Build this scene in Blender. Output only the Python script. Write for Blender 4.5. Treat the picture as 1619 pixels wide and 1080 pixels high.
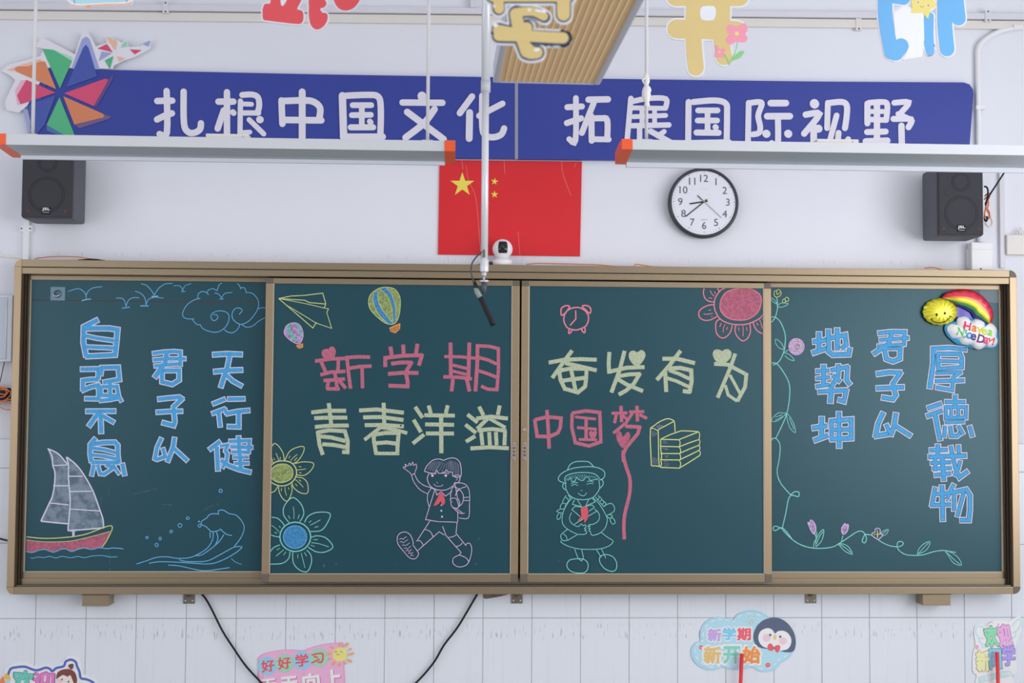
import bpy, bmesh, math, random
from mathutils import Vector, Matrix
from mathutils.geometry import tessellate_polygon
from mathutils.bvhtree import BVHTree

for o in list(bpy.data.objects):
    bpy.data.objects.remove(o)
sc = bpy.context.scene
COL = sc.collection
rnd = random.Random(7)

# ------------------------------------------------------------------ camera
F_PX = 2024.0
CAM = Vector((-0.27283, -5.18606, 1.70219))
YAW, PITCH, ROLL = 0.0444096, 0.04826307, 0.00618265
FWD = Vector((math.sin(YAW)*math.cos(PITCH), math.cos(YAW)*math.cos(PITCH), math.sin(PITCH)))
R0 = Vector((math.cos(YAW), -math.sin(YAW), 0)); U0 = R0.cross(FWD)
RIGHT = R0*math.cos(ROLL) + U0*math.sin(ROLL)
UP = -R0*math.sin(ROLL) + U0*math.cos(ROLL)
cd = bpy.data.cameras.new('camera'); cam = bpy.data.objects.new('camera', cd); COL.objects.link(cam)
cam.matrix_world = Matrix(((RIGHT.x, UP.x, -FWD.x, CAM.x), (RIGHT.y, UP.y, -FWD.y, CAM.y), (RIGHT.z, UP.z, -FWD.z, CAM.z), (0, 0, 0, 1)))
cd.sensor_width = 36; cd.lens = F_PX*36/1619; cd.clip_start = 0.05
cd.dof.use_dof = True; cd.dof.focus_distance = 5.1; cd.dof.aperture_fstop = 4.5
sc.camera = cam

# ------------------------------------------------------------------ light
sc.view_settings.view_transform = 'Standard'; sc.view_settings.look = 'None'
sc.view_settings.gamma = 1; sc.view_settings.use_curve_mapping = False
sc.view_settings.exposure = 0.12
w = bpy.data.worlds.new('daylight'); sc.world = w; w.use_nodes = True
w.node_tree.nodes['Background'].inputs[0].default_value = (0.92, 0.93, 1.0, 1)
w.node_tree.nodes['Background'].inputs[1].default_value = 0.6

XL, XR, YB, ZC = -3.5, 3.3, -9.0, 3.55
WIN = [(-3.7, -1.5), (-6.2, -3.8), (-8.8, -6.7)]     # y spans of window openings
WZ = (0.95, 3.0)


def area(name, x, y, z, sx, sz, power, color, face):
    l = bpy.data.lights.new(name, 'AREA'); l.shape = 'RECTANGLE'; l.size = sx; l.size_y = sz
    l.energy = power; l.color = color
    o = bpy.data.objects.new(name, l); COL.objects.link(o); o.location = (x, y, z)
    o.rotation_euler = (math.pi/2, 0, math.pi/2 if face > 0 else -math.pi/2)
    o['kind'] = 'helper'
    return o


for i, (a, b) in enumerate(WIN):
    # daylight entering through the window openings of both side walls
    area('daylight_right', XR-0.02, (a+b)/2, sum(WZ)/2, b-a, WZ[1]-WZ[0], 55, (0.965, 0.965, 0.99), 1)
    area('daylight_left', XL+0.02, (a+b)/2, sum(WZ)/2, b-a, WZ[1]-WZ[0], 17.5, (0.94, 0.96, 1.0), -1)


# ------------------------------------------------------------------ helpers
def P(x, y, Y):
    """point where the sight line of photo pixel (x, y) meets the plane y = Y"""
    d = FWD*F_PX + RIGHT*(x-809.5) + UP*(540-y)
    return CAM + d*((Y-CAM.y)/d.y)


def lin(c):
    c = c/255.0
    return c/12.92 if c <= 0.04045 else ((c+0.055)/1.055)**2.4


GAIN = 0.80


def C(r, g, b):
    return tuple(min(0.95, lin(v)/GAIN) for v in (r, g, b)) + (1,)


MATS = {}


def mat(name, col, rough=0.6, metal=0.0, spec=0.5, noise=0.0, nscale=30.0, bump=0.0, col2=None, stretch=(1, 1, 1), alpha=None, coat=0.0, trans=0.0, detail=4, lo=0.35, hi=0.65):
    if name in MATS:
        return MATS[name]
    m = bpy.data.materials.new(name); m.use_nodes = True
    nt = m.node_tree; b = nt.nodes['Principled BSDF']
    b.inputs['Base Color'].default_value = col
    b.inputs['Roughness'].default_value = rough
    b.inputs['Metallic'].default_value = metal
    b.inputs['Specular IOR Level'].default_value = spec
    b.inputs['Coat Weight'].default_value = coat
    b.inputs['Transmission Weight'].default_value = trans
    if alpha is not None:
        b.inputs['Alpha'].default_value = alpha
    if noise or bump:
        tc = nt.nodes.new('ShaderNodeNewGeometry')
        mp = nt.nodes.new('ShaderNodeMapping'); mp.inputs['Scale'].default_value = stretch
        n = nt.nodes.new('ShaderNodeTexNoise'); n.inputs['Scale'].default_value = nscale; n.inputs['Detail'].default_value = detail
        nt.links.new(tc.outputs['Position'], mp.inputs['Vector']); nt.links.new(mp.outputs['Vector'], n.inputs['Vector'])
        if noise:
            r = nt.nodes.new('ShaderNodeMapRange'); r.inputs['From Min'].default_value = lo; r.inputs['From Max'].default_value = hi
            r.inputs['To Max'].default_value = noise
            mx = nt.nodes.new('ShaderNodeMix'); mx.data_type = 'RGBA'
            nt.links.new(n.outputs['Fac'], r.inputs['Value']); nt.links.new(r.outputs['Result'], mx.inputs['Factor'])
            mx.inputs['A'].default_value = col
            mx.inputs['B'].default_value = col2 if col2 else tuple(v*0.6 for v in col[:3])+(1,)
            nt.links.new(mx.outputs['Result'], b.inputs['Base Color'])
        if bump:
            bp = nt.nodes.new('ShaderNodeBump'); bp.inputs['Strength'].default_value = bump; bp.inputs['Distance'].default_value = 0.004
            nt.links.new(n.outputs['Fac'], bp.inputs['Height']); nt.links.new(bp.outputs['Normal'], b.inputs['Normal'])
    MATS[name] = m
    return m


BOARD_COL = C(47, 75, 86)


def chalk(name, r, g, b, dens=0.35, ns=260):
    """chalk laid on the green board: where the grain is missed the board shows"""
    return mat('chalk_'+name, C(r, g, b), rough=0.95, spec=0.1, noise=dens, nscale=ns, col2=BOARD_COL, detail=3, lo=0.42, hi=0.62)


class MB:
    def __init__(s):
        s.v = []; s.f = []; s.m = []; s.mi = 0; s.smooth = []; s.sm = False

    def add(s, vs, fs):
        n = len(s.v); s.v += [Vector(p) for p in vs]
        for f in fs:
            s.f.append([i+n for i in f]); s.m.append(s.mi); s.smooth.append(s.sm)

    def box(s, x0, x1, y0, y1, z0, z1, bev=0.0):
        if bev <= 0:
            vs = [(x, y, z) for x in (x0, x1) for y in (y0, y1) for z in (z0, z1)]
            s.add(vs, [(0, 1, 3, 2), (4, 6, 7, 5), (0, 4, 5, 1), (2, 3, 7, 6), (0, 2, 6, 4), (1, 5, 7, 3)])
        else:
            bm = bmesh.new(); bmesh.ops.create_cube(bm, size=1)
            for v in bm.verts:
                v.co = Vector(((x0+x1)/2+v.co.x*(x1-x0), (y0+y1)/2+v.co.y*(y1-y0), (z0+z1)/2+v.co.z*(z1-z0)))
            bmesh.ops.bevel(bm, geom=bm.edges[:], offset=bev, segments=2, affect='EDGES', profile=0.6)
            s.addbm(bm)
        return s

    def addbm(s, bm):
        bm.verts.index_update()
        s.add([v.co.copy() for v in bm.verts], [[v.index for v in f.verts] for f in bm.faces]); bm.free()

    def prism(s, pts, y0, y1):
        """pts: list of (x, z) outline; front face at y0 (towards the camera), back at y1"""
        tri = tessellate_polygon([[Vector((a, b, 0)) for a, b in pts]])
        n = len(pts)
        vs = [(a, y0, b) for a, b in pts]+[(a, y1, b) for a, b in pts]
        ar = sum(pts[i][0]*pts[(i+1) % n][1]-pts[(i+1) % n][0]*pts[i][1] for i in range(n))
        fs = []
        for t in tri:
            a, b, c = [Vector(pts[i]) for i in t]
            cr = (b.x-a.x)*(c.y-a.y)-(c.x-a.x)*(b.y-a.y)
            t = tuple(t) if cr > 0 else tuple(reversed(t))
            fs.append(t); fs.append(tuple(i+n for i in reversed(t)))
        for i in range(n):
            j = (i+1) % n
            fs.append((i, i+n, j+n, j) if ar > 0 else (i, j, j+n, i+n))
        s.add(vs, fs)
        return s

    def xprism(s, pts, x0, x1):
        """pts: (y, z) profile extruded along x"""
        n = len(pts)
        vs = [(x0, a, b) for a, b in pts]+[(x1, a, b) for a, b in pts]
        fs = [(i, (i+1) % n, (i+1) % n+n, i+n) for i in range(n)]
        fs += [tuple(reversed(range(n))), tuple(range(n, 2*n))]
        s.add(vs, fs); return s

    def tube(s, path, r, n=8, cap=True):
        path = [Vector(p) for p in path]; rings = []
        up = Vector((0.13, 0.9, 0.31)).normalized()
        for i, p in enumerate(path):
            t = (path[min(i+1, len(path)-1)]-path[max(i-1, 0)]).normalized()
            a = t.cross(up)
            if a.length < 0.05:
                a = t.cross(Vector((1, 0, 0)))
            a.normalize(); b = t.cross(a)
            rr = r[i] if isinstance(r, (list, tuple)) else r
            rings.append([p+a*(rr*math.cos(2*math.pi*k/n))+b*(rr*math.sin(2*math.pi*k/n)) for k in range(n)])
        vs = [q for g in rings for q in g]
        fs = [(i*n+k, i*n+(k+1) % n, (i+1)*n+(k+1) % n, (i+1)*n+k) for i in range(len(path)-1) for k in range(n)]
        if cap:
            fs += [tuple(reversed(range(n))), tuple(range((len(path)-1)*n, len(path)*n))]
        o = s.sm; s.sm = True; s.add(vs, fs); s.sm = o
        return s

    def lathe(s, c, prof, axis='z', n=32):
        """prof: (radius, height) pairs, axis z (up) or y (towards the camera is -y)"""
        c = Vector(c); vs = []
        for r, h in prof:
            for k in range(n):
                a = 2*math.pi*k/n
                if axis == 'z':
                    vs.append(c+Vector((r*math.cos(a), r*math.sin(a), h)))
                else:
                    vs.append(c+Vector((r*math.cos(a), -h, r*math.sin(a))))
        m = len(prof)
        fs = [(i*n+k, i*n+(k+1) % n, (i+1)*n+(k+1) % n, (i+1)*n+k) for i in range(m-1) for k in range(n)]
        if prof[0][0] > 1e-6:
            fs.append(tuple(reversed(range(n))))
        if prof[-1][0] > 1e-6:
            fs.append(tuple(range((m-1)*n, m*n)))
        o = s.sm; s.sm = True; s.add(vs, fs); s.sm = o
        return s

    def build(s, name, mats, parent=None, label=None):
        off = Vector((0, 0, 0)); p = parent
        while p is not None:
            off += p.location; p = p.parent
        me = bpy.data.meshes.new(name)
        me.from_pydata([v-off for v in s.v], [], s.f)
        if not isinstance(mats, (list, tuple)):
            mats = [mats]
        for m in mats:
            me.materials.append(m)
        me.polygons.foreach_set('material_index', s.m)
        me.polygons.foreach_set('use_smooth', s.smooth)
        me.validate(); me.update()
        o = bpy.data.objects.new(name, me); COL.objects.link(o)
        if parent:
            o.parent = parent
        if label:
            o['label'] = label
        return o


def thing(name, loc, label, cat, group=None):
    o = bpy.data.objects.new(name, None); COL.objects.link(o); o.location = loc
    o.empty_display_size = 0.1
    return tag(o, label, cat, group)


def tag(o, label, cat, group=None, kind=None):
    o['label'] = label; o['category'] = cat
    if group:
        o['group'] = group
    if kind:
        o['kind'] = kind
    return o


def struct(o):
    o['kind'] = 'structure'
    return o


def pts(s):
    return [tuple(float(v) for v in q.split(',')) for q in s.split()]


def smooth(p, closed=False, k=5):
    n = len(p)
    if n < 3:
        return p
    out = []
    rng = range(n) if closed else range(n-1)
    for i in rng:
        if closed:
            a, b, c, d = p[(i-1) % n], p[i], p[(i+1) % n], p[(i+2) % n]
        else:
            a, b, c, d = p[max(i-1, 0)], p[i], p[i+1], p[min(i+2, n-1)]
        for j in range(k):
            t = j/k
            out.append(tuple(0.5*((2*b[q])+(-a[q]+c[q])*t+(2*a[q]-5*b[q]+4*c[q]-d[q])*t*t+(-a[q]+3*b[q]-3*c[q]+d[q])*t**3) for q in (0, 1)))
    if not closed:
        out.append(p[-1])
    return out


def ribbon2d(p, w, cap='flat', ext=0.0):
    """2-D ribbon polygons (list of convex polys) along polyline p"""
    q = [p[0]]
    for a in p[1:]:
        if math.hypot(a[0]-q[-1][0], a[1]-q[-1][1]) > 1e-4:
            q.append(a)
    p = q
    if len(p) < 2:
        return []
    h = w/2; polys = []
    runs = []; cur = [p[0]]
    for i in range(1, len(p)):
        cur.append(p[i])
        if i < len(p)-1:
            a = (p[i][0]-p[i-1][0], p[i][1]-p[i-1][1]); b = (p[i+1][0]-p[i][0], p[i+1][1]-p[i][1])
            la, lb = math.hypot(*a), math.hypot(*b)
            dot = (a[0]*b[0]+a[1]*b[1])/(la*lb)
            if dot < -0.2:
                runs.append(cur); cur = [p[i]]
    runs.append(cur)
    multi = len(runs) > 1
    for ri, r in enumerate(runs):
        e0 = ext if ri == 0 else (h*0.6 if cap == 'flat' else 0)
        e1 = ext if ri == len(runs)-1 else (h*0.6 if cap == 'flat' else 0)
        r = [list(x) for x in r]
        d = (r[0][0]-r[1][0], r[0][1]-r[1][1]); l = math.hypot(*d); r[0][0] += d[0]/l*e0; r[0][1] += d[1]/l*e0
        d = (r[-1][0]-r[-2][0], r[-1][1]-r[-2][1]); l = math.hypot(*d); r[-1][0] += d[0]/l*e1; r[-1][1] += d[1]/l*e1
        L = []; Rr = []
        for i in range(len(r)):
            a = (r[i][0]-r[max(i-1, 0)][0], r[i][1]-r[max(i-1, 0)][1]); b = (r[min(i+1, len(r)-1)][0]-r[i][0], r[min(i+1, len(r)-1)][1]-r[i][1])
            if i == 0:
                a = b
            if i == len(r)-1:
                b = a
            la, lb = math.hypot(*a) or 1, math.hypot(*b) or 1
            na = (-a[1]/la, a[0]/la); nb = (-b[1]/lb, b[0]/lb)
            m = (na[0]+nb[0], na[1]+nb[1]); ml = math.hypot(*m) or 1; m = (m[0]/ml, m[1]/ml)
            sc_ = h/max(0.6, m[0]*na[0]+m[1]*na[1])
            L.append((r[i][0]+m[0]*sc_, r[i][1]+m[1]*sc_)); Rr.append((r[i][0]-m[0]*sc_, r[i][1]-m[1]*sc_))
        for i in range(len(r)-1):
            polys.append([L[i], Rr[i], Rr[i+1], L[i+1]])
        if cap == 'round':
            for c in (r[0], r[-1]):
                polys.append([(c[0]+h*math.cos(2*math.pi*k/14), c[1]+h*math.sin(2*math.pi*k/14)) for k in range(14)])
    return polys


def fill2d(p):
    tri = tessellate_polygon([[Vector((a, b, 0)) for a, b in p]])
    return [[p[i] for i in t] for t in tri]


def flat(mb, polys, crop, Y, thick=0.0):
    """put 2-D polygons, given in crop coordinates, on the plane y = Y"""
    x0, y0, s = crop
    for pi, poly in enumerate(polys):
        dy = -1.5e-6*(pi % 40)
        ar = sum(poly[i][0]*poly[(i+1) % len(poly)][1]-poly[(i+1) % len(poly)][0]*poly[i][1] for i in range(len(poly)))
        if ar > 0:
            poly = poly[::-1]
        vs = [P(x0+a/s, y0+b/s, Y)+Vector((0, dy, 0)) for a, b in poly]; n = len(vs)
        if thick <= 0:
            mb.add(vs, [tuple(range(n))])
        else:
            vb = [v+Vector((0, thick, 0)) for v in vs]
            mb.add(vs+vb, [tuple(range(n)), tuple(reversed(range(n, 2*n)))]+[(i, i+n, (i+1) % n+n, (i+1) % n) for i in range(n)])


def circ(cx, cy, rx, ry=None, n=24, a0=0, a1=360, rot=0):
    ry = rx if ry is None else ry; out = []
    full = abs(a1-a0) >= 360
    c, s_ = math.cos(math.radians(rot)), math.sin(math.radians(rot))
    for k in range(n if full else n+1):
        a = math.radians(a0+(a1-a0)*k/n)
        u, v = rx*math.cos(a), ry*math.sin(a)
        out.append((cx+u*c-v*s_, cy+u*s_+v*c))
    return out


def text_mesh(body, center, height, Y, m, parent, name='lettering', rot=0.0, bold=0.0, width=None, thick=0.0, label=None, shear=0.0):
    """flat lettering in the plane y = Y from Blender's built-in font"""
    cu = bpy.data.curves.new(name, 'FONT'); cu.body = body; cu.size = 1; cu.align_x = 'CENTER'
    cu.resolution_u = 3; cu.fill_mode = 'FRONT'; cu.shear = shear
    t = bpy.data.objects.new(name, cu); COL.objects.link(t)
    dg = bpy.context.evaluated_depsgraph_get(); dg.update()
    me = bpy.data.meshes.new_from_object(t.evaluated_get(dg))
    bpy.data.objects.remove(t)
    if not me.vertices:
        return None
    xs = [v.co.x for v in me.vertices]; ys = [v.co.y for v in me.vertices]
    h = max(ys)-min(ys); k = height/h; kx = k if width is None else width/(max(xs)-min(xs))
    cx, cy = (max(xs)+min(xs))/2, (max(ys)+min(ys))/2
    off = Vector((0, 0, 0)); p = parent
    while p is not None:
        off += p.location; p = p.parent
    c, s_ = math.cos(rot), math.sin(rot)
    for v in me.vertices:
        a, b = (v.co.x-cx)*kx, (v.co.y-cy)*k
        v.co = Vector((center[0]+a*c-b*s_, Y, center[2]+a*s_+b*c))-off
    if bold > 0:
        # thicken: a round-ended band along every outline edge
        cnt = {}
        for p_ in me.polygons:
            for ek in p_.edge_keys:
                cnt[ek] = cnt.get(ek, 0)+1
        V = [v.co.copy() for v in me.vertices]; Fc = [list(p_.vertices) for p_ in me.polygons]
        rad = bold*k
        for ei, (a_, b_) in enumerate(e_ for e_, c_ in cnt.items() if c_ == 1):
            A, B = V[a_], V[b_]; d_ = Vector((B.x-A.x, 0, B.z-A.z))
            if d_.length < 1e-7:
                continue
            ang = math.atan2(d_.z, d_.x); st_ = len(V); dy_ = -1.5e-6*(1+ei)
            for c0, st in ((B, ang-math.pi/2), (A, ang+math.pi/2)):
                for j in range(5):
                    t_ = st+math.pi*j/4
                    V.append(Vector((c0.x+rad*math.cos(t_), c0.y+dy_, c0.z+rad*math.sin(t_))))
            Fc.append(list(range(st_, st_+10)))
        me = bpy.data.meshes.new(name); me.from_pydata(V, [], Fc)
    me.materials.clear(); me.materials.append(m)
    o = bpy.data.objects.new(name, me); COL.objects.link(o); o.parent = parent
    if label:
        o['label'] = label
    return o


# ------------------------------------------------------------------ materials
M_WALL = mat('painted_wall', C(217, 219, 226), rough=0.75, noise=0.10, nscale=2.2, col2=C(205, 207, 216), bump=0.06)
M_TILE = mat('white_tile', C(214, 219, 229), rough=0.28, noise=0.22, nscale=26, col2=C(190, 193, 203), stretch=(3.0, 1, 0.10), lo=0.55, hi=0.8)
M_GROUT = mat('grout', C(150, 146, 146), rough=0.9)
M_CEIL = mat('ceiling_paint', C(225, 225, 228), rough=0.9)
M_FLOOR = mat('terrazzo', C(150, 147, 142), rough=0.4, noise=0.4, nscale=60)
M_WHITEP = mat('white_plastic', C(222, 222, 224), rough=0.4)
M_CREAMP = mat('cream_plastic', C(214, 210, 204), rough=0.5)
M_FRAME = mat('champagne_aluminium', C(158, 138, 111), rough=0.33, metal=0.6, noise=0.10, nscale=9, stretch=(1, 1, 14), col2=C(160, 140, 110))
M_FRAMEH = mat('champagne_aluminium_rail', C(142, 127, 103), rough=0.33, metal=0.6, noise=0.12, nscale=5, stretch=(1, 1, 20), col2=C(150, 134, 112))
M_DARKF = mat('dark_channel', C(76, 64, 52), rough=0.5, metal=0.3)
M_BEAD = mat('pale_bead', C(172, 164, 150), rough=0.5)
M_CORNER = mat('grey_corner_plastic', C(98, 90, 78), rough=0.5)
M_BOARD = mat('green_board', (0.010, 0.062, 0.086, 1), rough=0.33, spec=0.55, noise=0.3, nscale=2.6, col2=(0.018, 0.074, 0.100, 1), detail=8, lo=0.4, hi=0.75)
M_BOARD.node_tree.nodes['Principled BSDF'].inputs['Specular Tint'].default_value = (0.74, 1.0, 1.04, 1)   # green enamel sheen
M_BLACK = mat('black_plastic', C(24, 24, 28), rough=0.5, spec=0.3)
M_STEEL = mat('steel', C(190, 190, 192), rough=0.35, metal=0.6)
M_RED = mat('red_print', C(208, 45, 50), rough=0.45)
M_YEL = mat('yellow_print', C(226, 205, 80), rough=0.5)
M_ORC = mat('orange_cable', C(214, 122, 72), rough=0.5)

def grime(m, z0, z1, scale, dens, col):
    """short upright dirt marks left in a horizontal band of a wall surface"""
    nt = m.node_tree; b = nt.nodes['Principled BSDF']
    src = b.inputs['Base Color'].links[0].from_socket
    g_ = nt.nodes.new('ShaderNodeNewGeometry'); sep = nt.nodes.new('ShaderNodeSeparateXYZ'); nt.links.new(g_.outputs['Position'], sep.inputs[0])
    mp = nt.nodes.new('ShaderNodeMapping'); mp.inputs['Scale'].default_value = scale; nt.links.new(g_.outputs['Position'], mp.inputs['Vector'])
    n = nt.nodes.new('ShaderNodeTexNoise'); n.inputs['Scale'].default_value = 1; n.inputs['Detail'].default_value = 2; nt.links.new(mp.outputs[0], n.inputs['Vector'])
    r = nt.nodes.new('ShaderNodeMapRange'); r.inputs['From Min'].default_value = .60; r.inputs['From Max'].default_value = .70; r.inputs['To Max'].default_value = dens; nt.links.new(n.outputs['Fac'], r.inputs['Value'])
    mid, half = (z0+z1)/2, (z1-z0)/2
    a = nt.nodes.new('ShaderNodeMath'); a.operation = 'SUBTRACT'; a.inputs[1].default_value = mid; nt.links.new(sep.outputs['Z'], a.inputs[0])
    c = nt.nodes.new('ShaderNodeMath'); c.operation = 'ABSOLUTE'; nt.links.new(a.outputs[0], c.inputs[0])
    d = nt.nodes.new('ShaderNodeMapRange'); d.inputs['From Min'].default_value = half*.5; d.inputs['From Max'].default_value = half; d.inputs['To Min'].default_value = 1; d.inputs['To Max'].default_value = 0; nt.links.new(c.outputs[0], d.inputs['Value'])
    e = nt.nodes.new('ShaderNodeMath'); e.operation = 'MULTIPLY'; nt.links.new(r.outputs[0], e.inputs[0]); nt.links.new(d.outputs[0], e.inputs[1])
    mx = nt.nodes.new('ShaderNodeMix'); mx.data_type = 'RGBA'; nt.links.new(e.outputs[0], mx.inputs['Factor']); nt.links.new(src, mx.inputs['A']); mx.inputs['B'].default_value = col
    nt.links.new(mx.outputs['Result'], b.inputs['Base Color'])


grime(M_TILE, .745, .825, (150, 1, 20), .70, C(150, 148, 152))
grime(M_WALL, 2.250, 2.305, (190, 1, 22), .30, C(150, 148, 152))

# ------------------------------------------------------------------ the room
wf = MB().box(XL-0.1, XR+0.1, 0.0, 0.12, 0, ZC).build('wall_front', M_WALL); struct(wf)
struct(MB().box(XL-0.1, XR+0.1, YB-0.1, 0.12, -0.08, 0).build('floor', M_FLOOR))
struct(MB().box(XL-0.1, XR+0.1, YB-0.1, 0.12, ZC, ZC+0.1).build('ceiling', M_CEIL))
struct(MB().box(XL-0.1, XR+0.1, YB-0.1, YB, 0, ZC).build('wall_back', mat('back_wall_paint', C(150, 152, 158), rough=.8)))
wn = 1
for side, X in (('left', XL), ('right', XR)):
    x0, x1 = (X-0.1, X) if side == 'left' else (X, X+0.1)
    mb = MB(); mb.box(x0, x1, YB, 0, 0, WZ[0]); mb.box(x0, x1, YB, 0, WZ[1], ZC)
    edges = [0.0]+[v for a, b in WIN for v in (b, a)]+[YB]
    for i in range(0, len(edges), 2):
        mb.box(x0, x1, edges[i+1], edges[i], WZ[0], WZ[1])
    struct(mb.build('wall_'+side, M_WALL))
    for a, b in WIN:
        mb = MB(); xc0, xc1 = x0+0.03, x0+0.07
        mb.box(xc0, xc1, a, b, WZ[0], WZ[0]+0.05); mb.box(xc0, xc1, a, b, WZ[1]-0.05, WZ[1])
        for t in (0, 0.5, 1):
            yy = a+(b-a-0.05)*t; mb.box(xc0, xc1, yy, yy+0.05, WZ[0]+0.05, WZ[1]-0.05)
        struct(mb.build('window_%d' % wn, M_WHITEP)); wn += 1

# wall tiles, one by one
TW = 0.1963; zr = P(800, 977, 0).z; TH = 0.296
tx0 = P(57, 977, 0).x
tile_mesh = {}
ntile = 0


def tile(xa, xb, za, zb):
    global ntile
    key = (round(xb-xa, 4), round(zb-za, 4))
    c = Vector(((xa+xb)/2, 0, (za+zb)/2))
    if key not in tile_mesh:
        hw, hh, g, t, bv = (xb-xa)/2, (zb-za)/2, 0.0011, 0.006, 0.0012
        vs = [(sx*(hw-g), 0.0, sz*(hh-g)) for sx, sz in ((-1, -1), (1, -1), (1, 1), (-1, 1))]
        vs += [(sx*(hw-g), -t+bv, sz*(hh-g)) for sx, sz in ((-1, -1), (1, -1), (1, 1), (-1, 1))]
        vs += [(sx*(hw-g-bv), -t, sz*(hh-g-bv)) for sx, sz in ((-1, -1), (1, -1), (1, 1), (-1, 1))]
        fs = [(8, 9, 10, 11)]
        for i in range(4):
            j = (i+1) % 4
            fs += [(i, j, j+4, i+4), (i+4, j+4, j+8, i+8)]
        me = bpy.data.meshes.new('tile'); me.from_pydata(vs, [], fs); me.materials.append(M_TILE)
        tile_mesh[key] = me
    o = bpy.data.objects.new('tile', tile_mesh[key]); COL.objects.link(o); o.parent = wf
    o.location = (c.x, -0.0004+rnd.uniform(-0.0003, 0.0003), c.z)
    o.rotation_euler = (rnd.uniform(-0.0015, 0.0015), 0, rnd.uniform(-0.002, 0.002))
    ntile += 1


gb = MB().box(XL, XR, -0.0045, 0.0, 0.0, zr+3*TH-0.18)
g = gb.build('grout', M_GROUT, wf)
for c_ in range(-7, 27):
    xa = tx0+c_*TW
    if xa < XL-0.001 or xa+TW > XR:
        continue
    for r_ in (-3, -2, -1, 0, 1, 2):
        za = zr+r_*TH; zb = za+TH
        if r_ == 2:
            zb = za+TH-0.18
        if za < 0:
            continue
        if r_ > 0 and (-1.75 < xa and xa+TW < 1.95):
            continue        # wholly behind the blackboard
        tile(xa, xa+TW, za, zb)
# plaster chipped away beneath the board
mb = MB(); x0, y0 = 765, 938
mb.prism([(P(a, b, -.008).x, P(a, b, -.008).z) for a, b in pts('764,936 806,936 803,940 792,943 782,945 768,947 764,945')][::-1], -0.0075, -0.001)
mb.build('chipped_plaster', mat('bare_plaster', C(128, 115, 108), rough=0.95, noise=0.7, nscale=90, bump=0.6, col2=C(95, 80, 76)), wf)

# ------------------------------------------------------------------ conduits, boxes on the wall
def hbar(name, xa, xb, ya, yb, Ydep, m, label, cat, group=None, x2=None):
    mb = MB()
    p0, p1 = P(xa, ya, -Ydep), P(xb, yb, -Ydep)
    return p0, p1


def trunk(name, A, B, half, depth, m, label, cat, clips=(), group=None, cap=None):
    """box-section trunking on the wall from A to B (world points), half width half"""
    A, B = Vector(A), Vector(B); d = (B-A).normalized(); n = Vector((-d.z, 0, d.x))
    root = thing(name, ((A.x+B.x)/2, 0, (A.z+B.z)/2), label, cat, group)
    mb = MB(); q = [A+n*half, A-n*half, B-n*half, B+n*half]
    mb.prism([(v.x, v.z) for v in q], -depth, -0.0005)
    mb.build('trunking', m, root)
    for t in clips:
        c = A.lerp(B, t); mb = MB(); e = 0.012
        q = [c-d*e+n*(half+.012), c-d*e-n*(half+.012), c+d*e-n*(half+.012), c+d*e+n*(half+.012)]
        mb.prism([(v.x, v.z) for v in q], -depth-0.003, 0.0)
        for sg in (1, -1):
            k = c+n*(half+.006)*sg
            mb.mi = 1; mb.lathe((k.x, -depth-0.003, k.z), [(0.003, 0), (0.003, 0.002)], 'y', 8); mb.mi = 0
        mb.build('clip', [m, M_BLACK], root)
    return root


a, b = P(-60, 5, 0), P(1380, 20, 0); zt = 3.345
zb1 = P(560, 16, 0).z; zb2 = P(560, 28, 0).z
trunk('cable_trunking', (XL+.02, 0, 3.304+.0095*XL), (XR-.02, 0, 3.304+.0095*XR), 0.012, 0.03, mat('grey_white_trunking', C(206, 206, 212), rough=0.5), 'narrow round-edged white trunking running the width of the wall, topmost', 'trunking', (0.30, 0.55, 0.80))
trunk('cable_trunking', (XL+.02, 0, 3.271+.0095*XL), (XR-.02, 0, 3.271+.0095*XR), 0.017, 0.018, M_CREAMP, 'flat cream trunking along the wall just below the topmost white one', 'trunking', (0.72,))
# branch up at x~750
trunk('cable_trunking', (P(748, 0, 0).x, 0, ZC-0.01), (P(748, 0, 0).x, 0, 3.317), 0.011, 0.026, mat('grey_white_trunking', C(206, 206, 212)), 'short upright white trunking rising to the ceiling beside the central pole', 'trunking')
# pipe on the right curving down
root = thing('conduit_pipe', P(1546, 160, 0), 'thin white conduit bending down the wall beside the blue banner end', 'conduit')
path = smooth([(1619, 44), (1600, 45), (1577, 51), (1557, 63), (1547, 76), (1546, 100), (1547, 200), (1548, 300), (1549, 383)], k=4)
MB().tube([P(x, y, -.012) for x, y in path], 0.011, 10).build('pipe', M_WHITEP, root)
for x, y in ((1606, 45), (1547, 172)):
    c = P(x, y, -.0); MB().box(c.x-.02, c.x+.02, -.027, 0, c.z-.008, c.z+.008, .002).build('clip', M_WHITEP, root)
x = P(1582, 300, 0).x
trunk('cable_trunking', (x, 0, P(1582, 236, 0).z), (x, 0, P(1582, 424, 0).z), 0.010, 0.016, mat('grey_white_trunking', C(206, 206, 212)), 'upright white trunking between the right speaker and the white plate', 'trunking')
x = P(43, 380, 0).x
trunk('cable_trunking', (x, 0, P(43, 330, 0).z), (x, 0, P(43, 411, 0).z), 0.011, 0.016, M_WHITEP, 'short white trunking under the left speaker down to the blackboard', 'trunking', (0.4,))
a, b = P(-60, 399, 0), P(47, 408, 0)
trunk('cable_trunking', (a.x, 0, a.z), (b.x, 0, b.z), 0.005, 0.010, M_CREAMP, 'thin sloping cream trunking left of the blackboard corner', 'trunking')

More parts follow.
